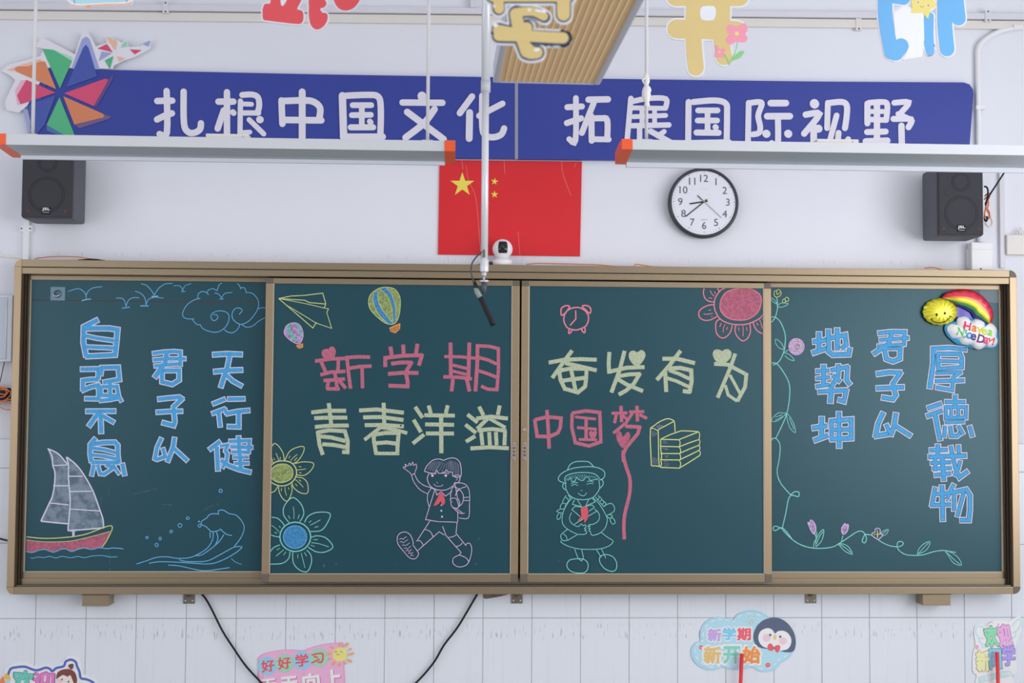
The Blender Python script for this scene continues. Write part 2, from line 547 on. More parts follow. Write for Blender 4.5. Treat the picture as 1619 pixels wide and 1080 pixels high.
# junction boxes
def wall_box(name, x0, y0, x1, y1, dep, m, label, cat, extra=None):
    a, b = P(x0, y0, -dep), P(x1, y1, -dep)
    root = thing(name, ((a.x+b.x)/2, 0, (a.z+b.z)/2), label, cat)
    MB().box(a.x, b.x, -dep, -0.0005, b.z, a.z, 0.004).build('housing', m, root)
    return root, a, b


r_, a, b = wall_box('junction_box', 1536, 383, 1570, 427.5, .045, M_WHITEP, 'square white junction box below the right speaker', 'junction box')
MB().box(a.x+.003, b.x-.003, -.047, -.045, a.z-.03, a.z-.028).build('lid_seam', M_CREAMP, r_)
s_ = P(1551, 425, -.047); MB().lathe((s_.x, -.045, s_.z), [(0.003, 0), (0.003, 0.002)], 'y', 8).build('screw', M_BLACK, r_)
c0, c1 = P(1530, 393, -.02), P(1536, 425, -.02)
MB().box(c0.x, c1.x-.003, -.02, -.001, c1.z, c0.z, .002).build('side_box', M_WHITEP, r_)
r_, a, b = wall_box('wall_plate', 1592, 371, 1640, 403, .03, M_CREAMP, 'blank white wall plate right of the trunking by the right speaker', 'wall plate')
mb = MB()
for i, (dx, dz) in enumerate(((1606, 366), (1611, 362), (1615, 367))):
    q = P(dx, dz, -.02); mb.tube([(q.x, -.015, a.z-.002), (q.x+.004, -.02, q.z+.008), (q.x+.012, -.015, q.z-.002)], .002, 6)
mb.build('wire_ends', M_CREAMP, r_)
# panel on the left
r_, a, b = wall_box('control_panel', -60, 466, 18, 572, .05, mat('panel_grey', C(196, 200, 212), rough=.4), 'flat light grey control panel left of the blackboard frame', 'control panel')
c0, c1 = P(-50, 470, -.053), P(8.5, 568, -.053)
MB().box(c0.x, c1.x, -.053, -.0495, c1.z, c0.z, .002).build('screen', mat('screen_grey', C(170, 180, 192), rough=.2), r_)
MB().tube([(c1.x, -.052, c0.z), (c1.x, -.052, c1.z)], .0022, 6).build('rim', M_WHITEP, r_)
root = thing('black_cable', P(4, 600, 0), 'thin dark cable dangling under the grey control panel', 'cable')
MB().tube([P(x, y, -.02) for x, y in smooth(pts('7,572 4,586 1,600 -4,618 -10,650'))], .0018, 6).build('cable', M_BLACK, root)
# orange coil with black block
root = thing('orange_cable_coil', P(5, 633, 0), 'coiled orange cable wrapped round a black block left of the blackboard', 'cable')
a, b = P(-25, 613, -.04), P(13, 634, -.04)
MB().box(a.x, b.x, -.04, -.008, b.z, a.z, .004).build('adapter_block', M_BLACK, root)
mb = MB()
for s in ('-30,618 -10,611 8,613 13,619 8,624 -5,622 -12,628 0,634 14,632 20,630', '-30,624 -8,618 4,616 10,618 8,626 0,628 -10,626 -30,632', '-30,634 -8,636 6,636 20,637', '-20,612 0,613 14,618 17,622 14,628 4,634 -20,632', '-30,636 -8,640 4,646 12,648 20,647'):
    mb.tube([P(x, y, -.046-.003*rnd.random()) for x, y in smooth(pts(s))], .0022, 6)
mb.build('cable', M_ORC, root)
root = thing('black_cable', P(-10, 853, 0), 'thick black cable entering the blackboard side low on the left', 'cable')
MB().tube([P(x, y, -.03) for x, y in smooth(pts('-60,848 -20,850 0,852 8,854 16,855'))], .0035, 8).build('cable', M_BLACK, root)

# ------------------------------------------------------------------ blackboard
YF = -0.10          # outer frame face
YS, YSB = -0.086, -0.0805    # sliding panels: frame face, writing surface
YK, YKB = -0.052, -0.0465    # fixed panels behind
X0, X1 = -2.003, 2.003
Z1 = 0.95+1.3045; Z0 = 0.95
bb = thing('blackboard', (0, -0.05, Z0), 'wide green sliding blackboard in a brown metal frame covered in chalk drawings', 'blackboard')
FW = 0.028
MB().box(X0+.01, X1-.01, -0.025, -0.0075, Z0+.01, Z1-.01).build('backing_board', M_DARKF, bb)
MB().box(X0+FW, X1-FW, YF, -0.012, Z1-FW, Z1, .0015).build('top_rail', M_FRAMEH, bb)
MB().box(X0+FW, X1-FW, YF+.004, -0.012, Z1-.0555, Z1-FW-.0022, .0015).build('inner_top_rail', M_FRAMEH, bb)
MB().box(X0+FW, X1-FW, YF, -0.012, Z0, Z0+.0285, .0015).build('bottom_rail', M_FRAMEH, bb)
for s in (-1, 1):
    xa, xb = (X0, X0+FW) if s < 0 else (X1-FW, X1)
    MB().box(xa, xb, YF, -0.012, Z0+FW, Z1-FW, .0015).build('side_rail', M_FRAME, bb)
    # dark inner channels beside the panels
    mb = MB()
    c = xb+.0005 if s < 0 else xa-.0005
    for k, (o0, o1, yy) in enumerate(((0, .004, -.090), (.007, .010, -.075), (.013, .016, -.062))):
        mb.box(min(c-s*o0, c-s*o1), max(c-s*o0, c-s*o1), yy, -0.03, Z0+.03, Z1-.056)
    mb.build('side_channel', M_DARKF, bb)
for sx in (-1, 1):
    for sz in (-1, 1):
        cx = X0 if sx < 0 else X1; cz = Z0 if sz < 0 else Z1
        ix, iz = cx-sx*FW, cz-sz*FW
        arc = [(ix+sx*FW*math.cos(a), iz+sz*FW*math.sin(a)) for a in [math.radians(9*k) for k in range(11)]]
        o = MB().prism([(ix, iz)]+arc, YF-.0008, -0.012).build('corner_cap', M_CORNER if sx > 0 else M_FRAME, bb)
# bottom tracks
MB().box(X0+FW, X1-FW, -.030, -.014, Z0+.0285, Z0+.062).build('track_back', M_DARKF, bb)
MB().box(X0+FW+.006, X1-FW-.006, -.092, -.078, Z0+.0285, Z0+.0345, .001).build('track', mat('worn_track', C(92, 88, 84), rough=.35, metal=.5), bb)
MB().box(X0+FW+.006, X1-FW-.006, -.075, -.058, Z0+.0290, Z0+.0330).build('track_groove', M_BLACK, bb)
MB().box(X0+FW+.004, X1-FW-.004, -.058, -.032, Z0+.0290, Z0+.0560, .001).build('track', M_FRAMEH, bb)


def panel(x0, x1, z0, z1, yf, yb, lw, rw, bw, tw, label, left_pale=True, right_pale=True):
    root = MB().box(x0+lw-.002, x1-rw+.002, yb, yb+.012, z0+bw-.002, z1-tw+.002).build('board_panel', M_BOARD, bb, label)
    MB().box(x0, x0+lw, yf, yf+.03, z0+bw, z1-tw, .001).build('panel_stile', M_FRAME, root)
    MB().box(x1-rw, x1, yf, yf+.03, z0+bw, z1-tw, .001).build('panel_stile', M_FRAME, root)
    MB().box(x0+lw, x1-rw, yf, yf+.03, z0, z0+bw, .001).build('panel_rail', M_FRAMEH, root)
    MB().box(x0+lw, x1-rw, yf, yf+.03, z1-tw, z1, .001).build('panel_rail', M_FRAMEH, root)
    for xa, xb in ((x0, x0+lw), (x1-rw, x1)):
        MB().box(xa, xb, yf-.0004, yf+.03, z0, z0+bw, .001).build('corner_block', M_CORNER, root)
        MB().box(xa, xb, yf-.0004, yf+.03, z1-tw, z1, .001).build('corner_block', M_CORNER, root)
    mb = MB(); e = .0032
    mb.box(x0+lw, x0+lw+e, yf+.001, yb, z0+bw, z1-tw); mb.box(x1-rw-e, x1-rw, yf+.001, yb, z0+bw, z1-tw)
    mb.box(x0+lw, x1-rw, yf+.001, yb, z0+bw, z0+bw+.0028)
    mb.build('inner_bead', M_BEAD, root)
    return root


zt_s = P(620, 441.5, YS).z; zb_s = P(620, 920.6, YS).z
zt_k = P(230, 437.0, YK).z; zb_k = P(230, 914.3, YK).z
PL2 = panel(P(417, 680, YS).x, P(820.3, 680, YS).x, zb_s, zt_s, YS, YSB, .0295, .029, .031, .022, 'second green writing panel from the left, in front')
PL3 = panel(P(823.6, 680, YS).x, P(1219.6, 680, YS).x, zb_s, zt_s, YS, YSB, .029, .029, .031, .022, 'third green writing panel from the left, in front')
PL1 = panel(P(34.5, 680, YK).x, P(440, 680, YK).x, zb_k, zt_k, YK, YKB, .020, .02, .024, .018, 'leftmost green writing panel, set back')
PL4 = panel(P(1195, 680, YK).x, P(1591, 680, YK).x, zb_k, zt_k, YK, YKB, .02, .021, .024, .018, 'rightmost green writing panel, set back')
# handles and lock on the middle stiles
for hx, pn in ((812, PL2), (829, PL3)):
    c = P(hx+.4, 714, YS)
    h = MB(); o = [(c.x+.0085*math.cos(a), c.z+(.030 if math.sin(a) > 0 else -.030)+.0085*math.sin(a)) for a in [2*math.pi*k/20 for k in range(20)]]
    h.prism(o, YS-.0025, YS); hd = h.build('pull_handle', mat('handle_metal', C(165, 152, 138), rough=.35, metal=.4), pn, 'small oblong metal finger pull')
# (slots of the pulls joined in one mesh per panel)
    mb = MB()
    for k in range(3):
        zc = c.z-.014+k*.014
        mb.box(c.x-.005, c.x+.005, YS-.0032, YS-.0024, zc-.0045, zc+.0045)
    mb.build('pull_slots', M_CORNER, pn)
    mb = MB()
    for zz in (c.z-.030, c.z+.030):
        mb.lathe((c.x, YS-.0025, zz), [(.006, 0), (.0055, .0015), (0, .002)], 'y', 12)
    mb.build('pull_screws', mat('pull_screw_metal', C(150, 142, 134), rough=.4, metal=.5), pn)
c = P(829, 679.5, YS)
MB().lathe((c.x, YS, c.z), [(.009, 0), (.009, .003), (.007, .005), (.0035, .005), (.003, .004), (0, .004)], 'y', 18).build('lock', mat('handle_metal', C(165, 152, 138)), PL3)
# seam across the left panel
a, b = P(48, 474.5, YKB), P(414, 479.0, YKB)
mb = MB(); flat(mb, ribbon2d([(48, 474.5), (414, 479)], 1.3), (0, 0, 1), YKB-.0003); mb.build('seam_line', chalk('rust', 92, 62, 66, .7, 90), PL1)
# clear adhesive hook on the left panel
a, b = P(80, 453.5, YKB-.002), P(103, 475.5, YKB-.002)
hk = thing('adhesive_hook', ((a.x+b.x)/2, YKB, (a.z+b.z)/2), 'clear square adhesive hook with a metal peg at the upper left of the board', 'hook')
MB().box(a.x, b.x, YKB-.003, YKB-.0006, b.z, a.z, .001).build('plate', mat('clear_plastic', C(88, 122, 138), rough=.15), hk)
cx, cz = (a.x+b.x)/2, (a.z+b.z)/2
MB().lathe((cx, YKB-.003, cz), [(.016, 0), (.015, .003), (0, .004)], 'y', 18).build('disc', mat('clear_plastic2', C(70, 100, 112), rough=.2), hk)
MB().tube([(cx+.010, YKB-.005, cz-.002), (cx+.002, YKB-.012, cz-.010), (cx-.012, YKB-.016, cz-.010), (cx-.015, YKB-.016, cz+.002)], .0028, 8).build('peg', M_STEEL, hk)

# brackets below the board
for xa, xb, sg in ((130, 178, 1), (1453, 1503, -1)):
    a, b = P(xa, 939, -.085), P(xb, 959, -.085)
    bx0, bx1 = (a.x, b.x-.015) if sg > 0 else (a.x+.015, b.x)
    t = thing('eraser_tray', ((a.x+b.x)/2, -.05, Z0), 'small brown metal box fixed under the board, at its %s end' % ('left' if sg > 0 else 'right'), 'tray', 'brown boxes under the board')
    MB().box(bx0, bx1, -.085, -.008, Z0-.048, Z0-.004, .0015).build('box', M_FRAMEH, t)
    MB().box(bx0-.003, bx1+.003, -.088, -.008, Z0-.004, Z0-.0003, .001).build('flange', M_DARKF, t)
for i, (x, lab) in enumerate(((298, 'left'), (817.5, 'middle'), (1283, 'right'))):
    a = P(x, 949, -.02)
    t = thing('mounting_bracket', (a.x, -.01, Z0), 'small steel angle bracket under the board, the %s one of three' % lab, 'bracket', 'steel brackets under the board')
    MB().box(a.x-.0225, a.x+.0225, -.0115, -.0075, Z0-.050, Z0-.0005, .001).build('plate', mat('dull_steel', C(120, 116, 102), rough=.4, metal=.5, noise=.3, nscale=80), t)
    MB().box(a.x-.034, a.x+.034, -.050, -.0075, Z0-.0035, Z0-.0003).build('flange', mat('dull_steel', C(120, 116, 102)), t)
    for dx in (-.014, .014):
        MB().lathe((a.x+dx, -.0115, Z0-.038), [(.0035, 0), (.003, .0015), (0, .002)], 'y', 10).build('rivet', M_WHITEP, t)
    MB().lathe((a.x-.002, -.0115, Z0-.014), [(.010, 0), (.009, .004), (.004, .006), (0, .006)], 'y', 12).build('bolt', M_CORNER, t)

# ------------------------------------------------------------------ chalk work
K = {
 'B': chalk('blue', 82, 160, 212, .16, 120), 'W': chalk('white', 205, 206, 226, .12), 'p': chalk('pink', 190, 106, 126, .30, 160), 'c': chalk('cream', 180, 190, 160, .25, 160),
 'y': chalk('lime', 204, 212, 138, .25), 't': chalk('teal', 132, 206, 196, .25), 'l': chalk('lilac', 216, 188, 222, .25), 'b': chalk('light_blue', 112, 180, 224, .2),
 'r': chalk('rose', 230, 130, 146, .2), 'o': chalk('orange', 228, 150, 84, .25), 'g': chalk('grey_fill', 124, 138, 152, .55, 34), 'P': chalk('pink_fill', 180, 100, 120, .34, 90),
 'Y': chalk('lime_fill', 150, 164, 98, .5, 130), 'L': chalk('lilac_fill', 186, 152, 198, .6, 130), 'U': chalk('blue_fill', 70, 138, 190, .4, 110), 'R': chalk('red', 208, 92, 106, .2), 'H': chalk('hair', 150, 150, 175, .4),
 'k': mat('chalk_dark', C(45, 42, 40), rough=.9), 'G': chalk('grey_rub', 72, 100, 112, .8, 40), 'T': chalk('teal_fill', 105, 190, 172, .4, 130),
}
CROP = dict(C1=(100, 490, 7.714), C2=(100, 620, 7.714), C3=(220, 530, 9), C4=(220, 630, 9), C5=(310, 540, 9), C6=(310, 640, 8.31), C7=(30, 700, 5.143), C8=(190, 760, 7.039),
            B1=(80, 440, 8.994), B2=(240, 440, 8.994), P0=(425, 445, 7.04), P1=(480, 535, 8.095), P2=(640, 530, 8.994), P3=(480, 630, 9.523), P4=(640, 630, 8.095), B8=(620, 710, 5.4),
            F1=(420, 690, 4.909), Q1=(860, 540, 9.523), Q2=(1020, 540, 8.994), Q3=(830, 630, 7.71), Q5=(860, 715, 5.4), Q6=(1010, 650, 10.8), Q7=(870, 470, 16.61), Q8=(1095, 445, 10.283),
            R1=(1210, 450, 8.31), R2=(1210, 570, 3.857), R3=(1210, 810, 9.524), R4=(1360, 810, 9.524), R5=(1270, 510, 5.14), R6=(1370, 510, 5.4), R7=(1455, 535, 6.35), R8=(1455, 690, 7.71), X=(0, 0, 1))


def draw(pn, Y, name, label, items):
    """items: (crop, kind, colour key, width, strokes separated by '|') ; width in crop pixels"""
    order = []
    for it in items:
        if it[2] not in order:
            order.append(it[2])
    mb = MB(); z = Y-.00045
    for crop, kind, ck, wd, s in items:
        mb.mi = order.index(ck)
        for st in s.split('|'):
            st = st.strip(); ww = wd
            if ':' in st:
                a, st = st.split(':'); ww = float(a)
            q = pts(st)
            z -= .00006
            if kind == 's':
                polys = ribbon2d(smooth(q), ww)
            elif kind == 'l':
                polys = ribbon2d(q, ww)
            elif kind == 'R':
                polys = ribbon2d(q, ww, 'round')
            elif kind == 'z':
                q = smooth(q, True); polys = ribbon2d(q+[q[0], q[1]], ww)
            elif kind == 'f':
                polys = fill2d(q)
            elif kind == 'F':
                polys = fill2d(smooth(q, True))
            elif kind == 'o':      # circles cx,cy r,aspect
                (cx, cy), (r, asp) = q; e = circ(cx, cy, r, r*asp, 20); polys = ribbon2d(e+e[:2], ww)
            elif kind == 'd':
                (cx, cy), (r, asp) = q; polys = fill2d(circ(cx, cy, r, r*asp, 20))
            flat(mb, polys, CROP[crop], z)
    o = mb.build(name, [K[k] for k in order], pn, label)
    if name == 'chalk_smudge':
        o['kind'] = 'stuff'
    return o


M_GAP = mat('rubbed_board', C(58, 84, 96), rough=.8, spec=.3)


def outlined(pn, Y, ch, crops, w):
    """blue chalk character with a white outline; crops: [(crop, strokes)]"""
    mb = MB(); z = Y-.00045
    gap = crops[0][0][0] == 'R'          # on the right panel a dark line shows between fill and outline
    for layer in ((0, 2, 1) if gap else (0, 1)):
        mb.mi = layer
        for cr, s in crops:
            k = CROP[cr][2]; ol = 1.45*k
            for st in s.split('|'):
                st = st.strip(); ww = w
                if ':' in st:
                    a, st = st.split(':'); ww = float(a)
                q = pts(st); z -= .00004
                if gap:
                    wi = ww*.86-0.4*k; e_ = (2.3*k, 0, 0.8*k)[layer]
                else:
                    wi = ww-0.6*k; e_ = (ol, 0, 0)[layer]
                polys = ribbon2d(q, wi+2*e_, ext=e_*.8)
                flat(mb, polys, CROP[cr], z)
    return mb.build('chalk_character', [K['W'], K['B'], M_GAP], pn, 'blue chalk character %s outlined in white' % ch)


# --- left panel writing
outlined(PL1, YKB, '自', [('C1', '425,120 250,208 245,400 280,572|262,228 400,225 560,225 662,242 648,400 630,560|48:270,315 400,345 620,376|48:280,452 620,465|58:275,568 655,548')], 60)
outlined(PL1, YKB, '强', [('C1', '54:210,724 320,722 428,720 425,850|54:432,850 330,850 240,862 238,985|54:225,985 330,940 425,920 436,1000 432,1088|50:440,1086 262,1082|54:455,800 470,705 670,700 685,850 485,885|48:470,938 655,935 675,1050 460,1040|44:460,925 460,1045|50:570,880 570,1100|46:440,1108 570,1095 690,1070|44:672,1045 712,1120')], 54)
outlined(PL1, YKB, '不', [('C2', '54:275,234 640,232|430,255 310,420|455,240 463,505|52:470,285 622,372')], 58)
outlined(PL1, YKB, '息', [('C2', '395,562 330,640 328,760 345,855|340,640 480,615 630,612 665,650 665,760 678,870|44:345,682 500,702 650,742|44:340,765 500,782 655,818|50:340,856 680,860|48:375,885 345,1022|46:420,885 448,995 500,1000 615,920 520,885|38:605,885 685,1002|720,870 750,1018')], 54)
outlined(PL1, YKB, '君', [('C3', '56:190,262 350,240 500,232 585,240 585,440|56:198,352 400,335 665,335|54:212,440 400,420 600,408|72:395,240 370,400 305,480 220,605|62:325,500 325,665 470,700 570,640 568,500 330,505')], 56)
outlined(PL1, YKB, '子', [('C4', '264,12 420,-5 570,-18 610,8 490,120 495,210 508,330 490,385 325,342|60:242,198 430,185 618,182')], 64)
outlined(PL1, YKB, '以', [('C4', '58:318,562 255,700 225,855 255,868 375,828|56:335,705 378,850|505,555 485,690 402,905|58:500,715 580,790 688,890')], 62)
outlined(PL1, YKB, '天', [('C5', '235,188 450,175 658,185|250,430 450,412 662,404|480,190 440,400 405,480 350,655|60:435,480 520,562 655,636')], 66)
outlined(PL1, YKB, '行', [('C5', '60:235,890 415,818|60:450,820 695,815'), ('C6', '54:208,118 385,52|50:375,50 400,120|54:295,90 318,292|58:392,120 550,88 705,74|60:560,90 560,292|56:590,292 410,286')], 58)
outlined(PL1, YKB, '健', [('C6', '58:320,482 172,592|60:272,550 288,870|44:315,545 420,525 380,605|48:375,600 412,640 400,740 345,830|58:325,728 430,800 560,850 722,888|50:432,480 700,472 688,640|50:450,552 745,560|46:465,620 700,625|42:485,692 690,690|46:500,772 695,768|58:558,410 570,620 588,840')], 54)
draw(PL1, YKB, 'chalk_drawing', 'chalk sailing boat with grey sails and pink hull on blue waves', [
    ('C7', 'F', 'g', 0, '235,50 275,65 310,85 360,130 395,175 402,250 410,400 406,500 405,655 290,648 182,636 250,490 278,400 288,350 292,280 275,185'),
    ('C7', 'F', 'g', 0, '390,120 460,175 520,250 600,390 655,540 685,640 685,692 540,702 400,714 410,500 402,250'),
    ('C7', 'f', 'P', 0, '60,790 200,806 420,800 580,765 740,722 720,790 680,850 650,855 600,865 540,858 430,884 380,865 340,868 280,888 210,868 110,890 60,885'),
    ('C7', 's', 'W', 11, '232,50 280,68 330,100 395,178|238,50 268,110 275,185 292,240 288,350 270,440 245,495 178,638|178,638 290,650 405,660|385,115 402,180 402,280 412,400 415,520 398,712|390,118 460,175 520,250 600,390 655,540 682,620 688,690|395,715 540,706 690,692'),
    ('C7', 'l', 'W', 9, '272,186 392,181|278,350 405,350|252,490 405,506|400,274 518,272|410,398 592,394|415,540 655,555|436,716 440,760|450,714 446,760|432,760 450,760'),
    ('C7', 's', 'y', 8, '60,765 200,778 380,770 540,745 750,675 722,780 675,850'), ('C7', 's', 'y', 5, '60,790 200,806 400,802 560,770 740,722'),
    ('C7', 's', 'b', 7, '60,886 110,893 160,875 210,868 280,890 340,868 380,865 430,885 480,865 520,855 590,868 650,855 720,862 760,856 823,860 850,864'),
    ('C7', 's', 'b', 5.5, '95,935 110,940 160,930 200,935 250,925 300,937 350,925 420,935 480,925 530,935 590,922 680,918 740,930 800,928')])
draw(PL1, YKB, 'chalk_drawing', 'blue chalk breaking wave with drops', [
    ('C8', 's', 'b', 9, '180,928 300,890 400,855 520,848 640,865 780,855 900,800 980,740 1030,650 1035,570|840,835 910,825 1000,765 1100,680 1155,600|1070,570 1088,640 1060,715|1000,572 1003,640|1245,610 1180,595 1110,535|1110,550 1020,568 960,515 910,490 905,455 965,415|967,415 985,385 1030,368 1095,372|1095,378 1095,335 1150,330 1215,368 1290,385 1360,460 1380,540 1340,640 1270,730|655,880 740,900 960,895 1100,830 1270,740 1360,738|1358,742 1290,800 1150,880 1010,925 850,922 640,908 440,903 320,920|535,940 660,950 850,992 960,1003 1100,985 1220,968|6:1235,865 1280,905 1350,932')])
for d_ in '1118,113 18,1|752,418 17,.8|665,498 22,.95|567,566 14,1|445,645 13,1.2|298,633 14,.9|405,716 17,1.1|877,455 6,1|883,502 16,1'.split('|'):
    draw(PL1, YKB, 'chalk_drop', None, [('C8', 'o', 'b', 8, d_)])
birds = [[('B1', 's', 'b', 10, '250,188 330,160 400,148 460,180 503,240 505,295|503,260 530,190 600,138 735,120'), ('B1', 's', 'b', 16, '440,320 500,305 575,294')],
         [('B1', 's', 'b', 10, '930,283 1010,283 1050,320 1075,405|1075,390 1110,310 1180,275 1260,280'), ('B1', 's', 'b', 13, '1015,427 1070,418 1125,410')],
         [('B1', 's', 'b', 10, '1200,183 1280,215 1340,280 1358,385|1358,370 1400,295 1480,270 1540,275 1605,284'), ('B1', 's', 'b', 15, '1275,393 1395,393')],
         [('B1', 's', 'b', 11, '1285,78 1360,100 1430,170 1475,240|1475,240 1530,150 1600,95 1640,78 1732,74'), ('B1', 's', 'b', 19, '1435,260 1530,256')],
         [('B2', 's', 'b', 9, '305,108 380,105 420,130 440,185|440,180 470,110 560,75'), ('B2', 's', 'b', 9, '415,193 480,187')],
         [('B2', 's', 'b', 9, '890,210 950,225 993,285|993,280 1040,215 1145,203'), ('B2', 's', 'b', 9, '962,297 1025,293')]]
for i, bd in enumerate(birds):
    draw(PL1, YKB, 'chalk_bird', 'blue chalk seagull on the left panel', bd)
draw(PL1, YKB, 'chalk_drawing', 'blue chalk curling cloud', [('B2', 's', 'b', 10, '690,285 600,310 510,370 450,460 440,530 480,570 580,580 600,572|580,585 610,630 655,662 690,662 720,710 800,750 910,768 1000,735 1070,660 1100,560 1070,490 980,463 880,485 840,540 860,590 900,600 940,560 920,520 875,520|655,290 660,225 710,190 760,195 810,235|780,205 810,165 870,148 930,180|930,170 960,90 1000,70|1215,70 1250,110 1265,155|1265,135 1320,140 1345,210|1345,203 1430,215 1500,290 1520,370 1490,470 1400,590 1310,645 1240,650 1160,590 1140,510 1180,435 1250,425 1285,460 1240,515|1030,730 1080,765 1160,770 1230,710 1250,655|1280,655 1340,695 1430,680 1520,610 1610,560|1510,437 1560,420 1620,420')])
draw(PL1, YKB, 'chalk_smudge', 'faint pink chalk smears', [('C8', 's', 'G', 14, '150,150 240,130 400,90|470,262 575,272'), ('C8', 's', 'G', 18, '930,330 1000,290 1100,260'), ('C7', 's', 'G', 8, '725,380 735,440|670,440 668,520|735,900 740,1050|75,505 110,512')])

# --- second panel writing
def solid(pn, ch, colour, ck, crops, w):
    it = [(c, 'l', ck, w, s) for c, s in crops]
    return it


CH = lambda pn, ch, colour, items: draw(pn, YSB, 'chalk_character', '%s chalk character %s' % (colour, ch), items)
CH(PL2, '新', 'pink', [('P1', 'l', 'p', 46, '145,292 350,262 530,258|220,290 282,430|445,265 440,415|215,468 350,432 535,422|400,440 430,640|255,540 400,530 530,520|320,545 300,645|290,645 462,648|445,525 540,640|530,248 700,236 852,240|555,250 575,450 602,645|590,382 720,362 872,355|748,370 755,640'),
                          ('P1', 'F', 'p', 0, '320,135 285,135 245,150 230,190 250,240 310,265 370,255 405,210 410,150 375,105 335,115')])
CH(PL2, '学', 'pink', [('P1', 'l', 'p', 50, '1110,105 1128,215|1275,80 1280,205|1458,70 1437,205|1045,368 1045,250 1280,222 1515,215 1475,348|1120,325 1250,308 1380,310 1310,430 1332,560 1330,615 1085,605|1080,455 1270,440 1470,443')])
CH(PL2, '期', 'pink', [('P2', 'l', 'p', 54, '650,105 655,590|918,105 905,620|44:560,303 800,308 1010,328|44:680,425 890,475|44:680,510 880,560|50:548,592 750,598 955,622|685,625 665,800|880,620 922,800|1035,130 1030,400 1005,800|48:1020,150 1200,158 1330,190 1332,500 1310,775 1180,768 1085,725|48:1050,318 1180,350 1310,412|48:1030,500 1180,548 1310,600')])
CH(PL2, '青', 'cream', [('P3', 'l', 'c', 60, '115,212 350,185 640,186|160,297 400,288 658,290|170,430 400,410 680,408|378,70 415,385|212,490 240,700 290,850|210,512 380,480 620,492 665,640 660,835|250,572 420,588 630,642|280,690 450,700 640,735|580,805 685,812')])
CH(PL2, '春', 'cream', [('P3', 'l', 'c', 60, '835,182 1100,166 1510,216|895,285 1180,280 1505,325|920,402 1200,400 1510,422|1205,65 1215,400|54:1180,420 1050,520 915,625|54:1180,440 1350,465 1560,522|1055,550 1060,650 1095,845|1070,545 1230,520 1432,520 1415,700 1410,855|1090,675 1250,662 1400,682|52:1080,828 1440,830'), ('P3', 'd', 'k', 0, '1463,411 13,1')])
CH(PL2, '洋', 'cream', [('P4', 'l', 'c', 50, '132,108 228,248|112,272 207,432|102,578 247,462|305,90 332,192|550,88 525,192|250,215 640,220|260,332 630,338|270,448 630,450|54:465,215 468,702')])
CH(PL2, '溢', 'cream', [('P4', 'l', 'c', 50, '800,205 932,308|775,335 912,442|782,555 902,482|950,105 1008,218|1215,90 1190,212|915,258 1100,232 1320,258|1062,258 925,390|44:1080,255 1290,375|930,408 1120,392 1300,415|975,420 995,600|1080,430 1090,600|1165,430 1175,600|1283,415 1275,600|840,640 1090,625 1332,638')])
draw(PL2, YSB, 'chalk_drawing', 'lime chalk paper plane', [('P0', 'l', 'y', 9, '110,190 250,162 400,155 600,130 635,250|110,190 400,210 450,235 630,252|7:110,190 400,245 610,295 665,305 645,345 700,522 530,465 400,385 190,260 110,190|635,255 615,295|110,190 490,518 530,455')])
draw(PL2, YSB, 'chalk_drawing', 'large lime and blue chalk hot-air balloon', [
    ('P0', 'F', 'Y', 0, '1325,65 1400,85 1450,150 1465,230 1455,350 1430,430 1385,475 1300,465 1200,390 1130,310 1110,230 1130,150 1200,90 1260,68'),
    ('P0', 'F', 'U', 0, '1175,130 1220,115 1215,200 1260,310 1380,465 1330,470 1220,350 1175,250 1160,170|1250,90 1310,75 1370,150 1410,280 1415,420 1390,450 1380,300 1330,160'),
    ('P0', 'z', 'y', 7, '1325,65 1400,85 1450,150 1465,230 1455,350 1430,430 1385,475 1300,465 1200,390 1130,310 1110,230 1130,150 1200,90 1260,68'),
    ('P0', 's', 'y', 5, '1220,112 1215,200 1260,310 1380,465|1310,75 1370,150 1410,280 1415,430|1240,100 1290,130 1350,250 1385,440|1165,140 1162,220 1210,350 1320,468'),
    ('P0', 'f', 'o', 0, '1340,515 1420,480 1465,465 1460,530 1410,578 1355,560'), ('P0', 'l', 'k', 4, '1360,520 1370,560|1385,505 1395,570|1410,495 1415,570|1435,485 1440,540|1352,535 1455,498|1362,555 1450,525')])
draw(PL2, YSB, 'chalk_drawing', 'small lilac and teal chalk hot-air balloon', [
    ('P0', 'F', 'L', 0, '270,460 340,480 380,560 375,640 335,695 260,670 190,610 170,560 200,490'),
    ('P0', 'F', 'T', 0, '205,490 240,470 240,540 310,660 260,640 215,560|300,465 330,485 365,560 355,640 345,560'),
    ('P0', 'z', 'l', 6, '270,460 340,480 380,560 375,640 335,695 260,670 190,610 170,560 200,490'),
    ('P0', 'f', 'o', 0, '303,712 380,688 382,735 345,748 322,742'), ('P0', 'l', 'k', 3, '325,712 335,738|345,708 352,738|362,702 366,732')])


def flower(crop, c, rx, ry, ck, ring, petals, veins, w, fillk=None):
    it = []
    if fillk:
        it.append((crop, 'd', fillk, 0, '%g,%g %g,%g' % (c[0], c[1], rx, ry/rx)))
    return it


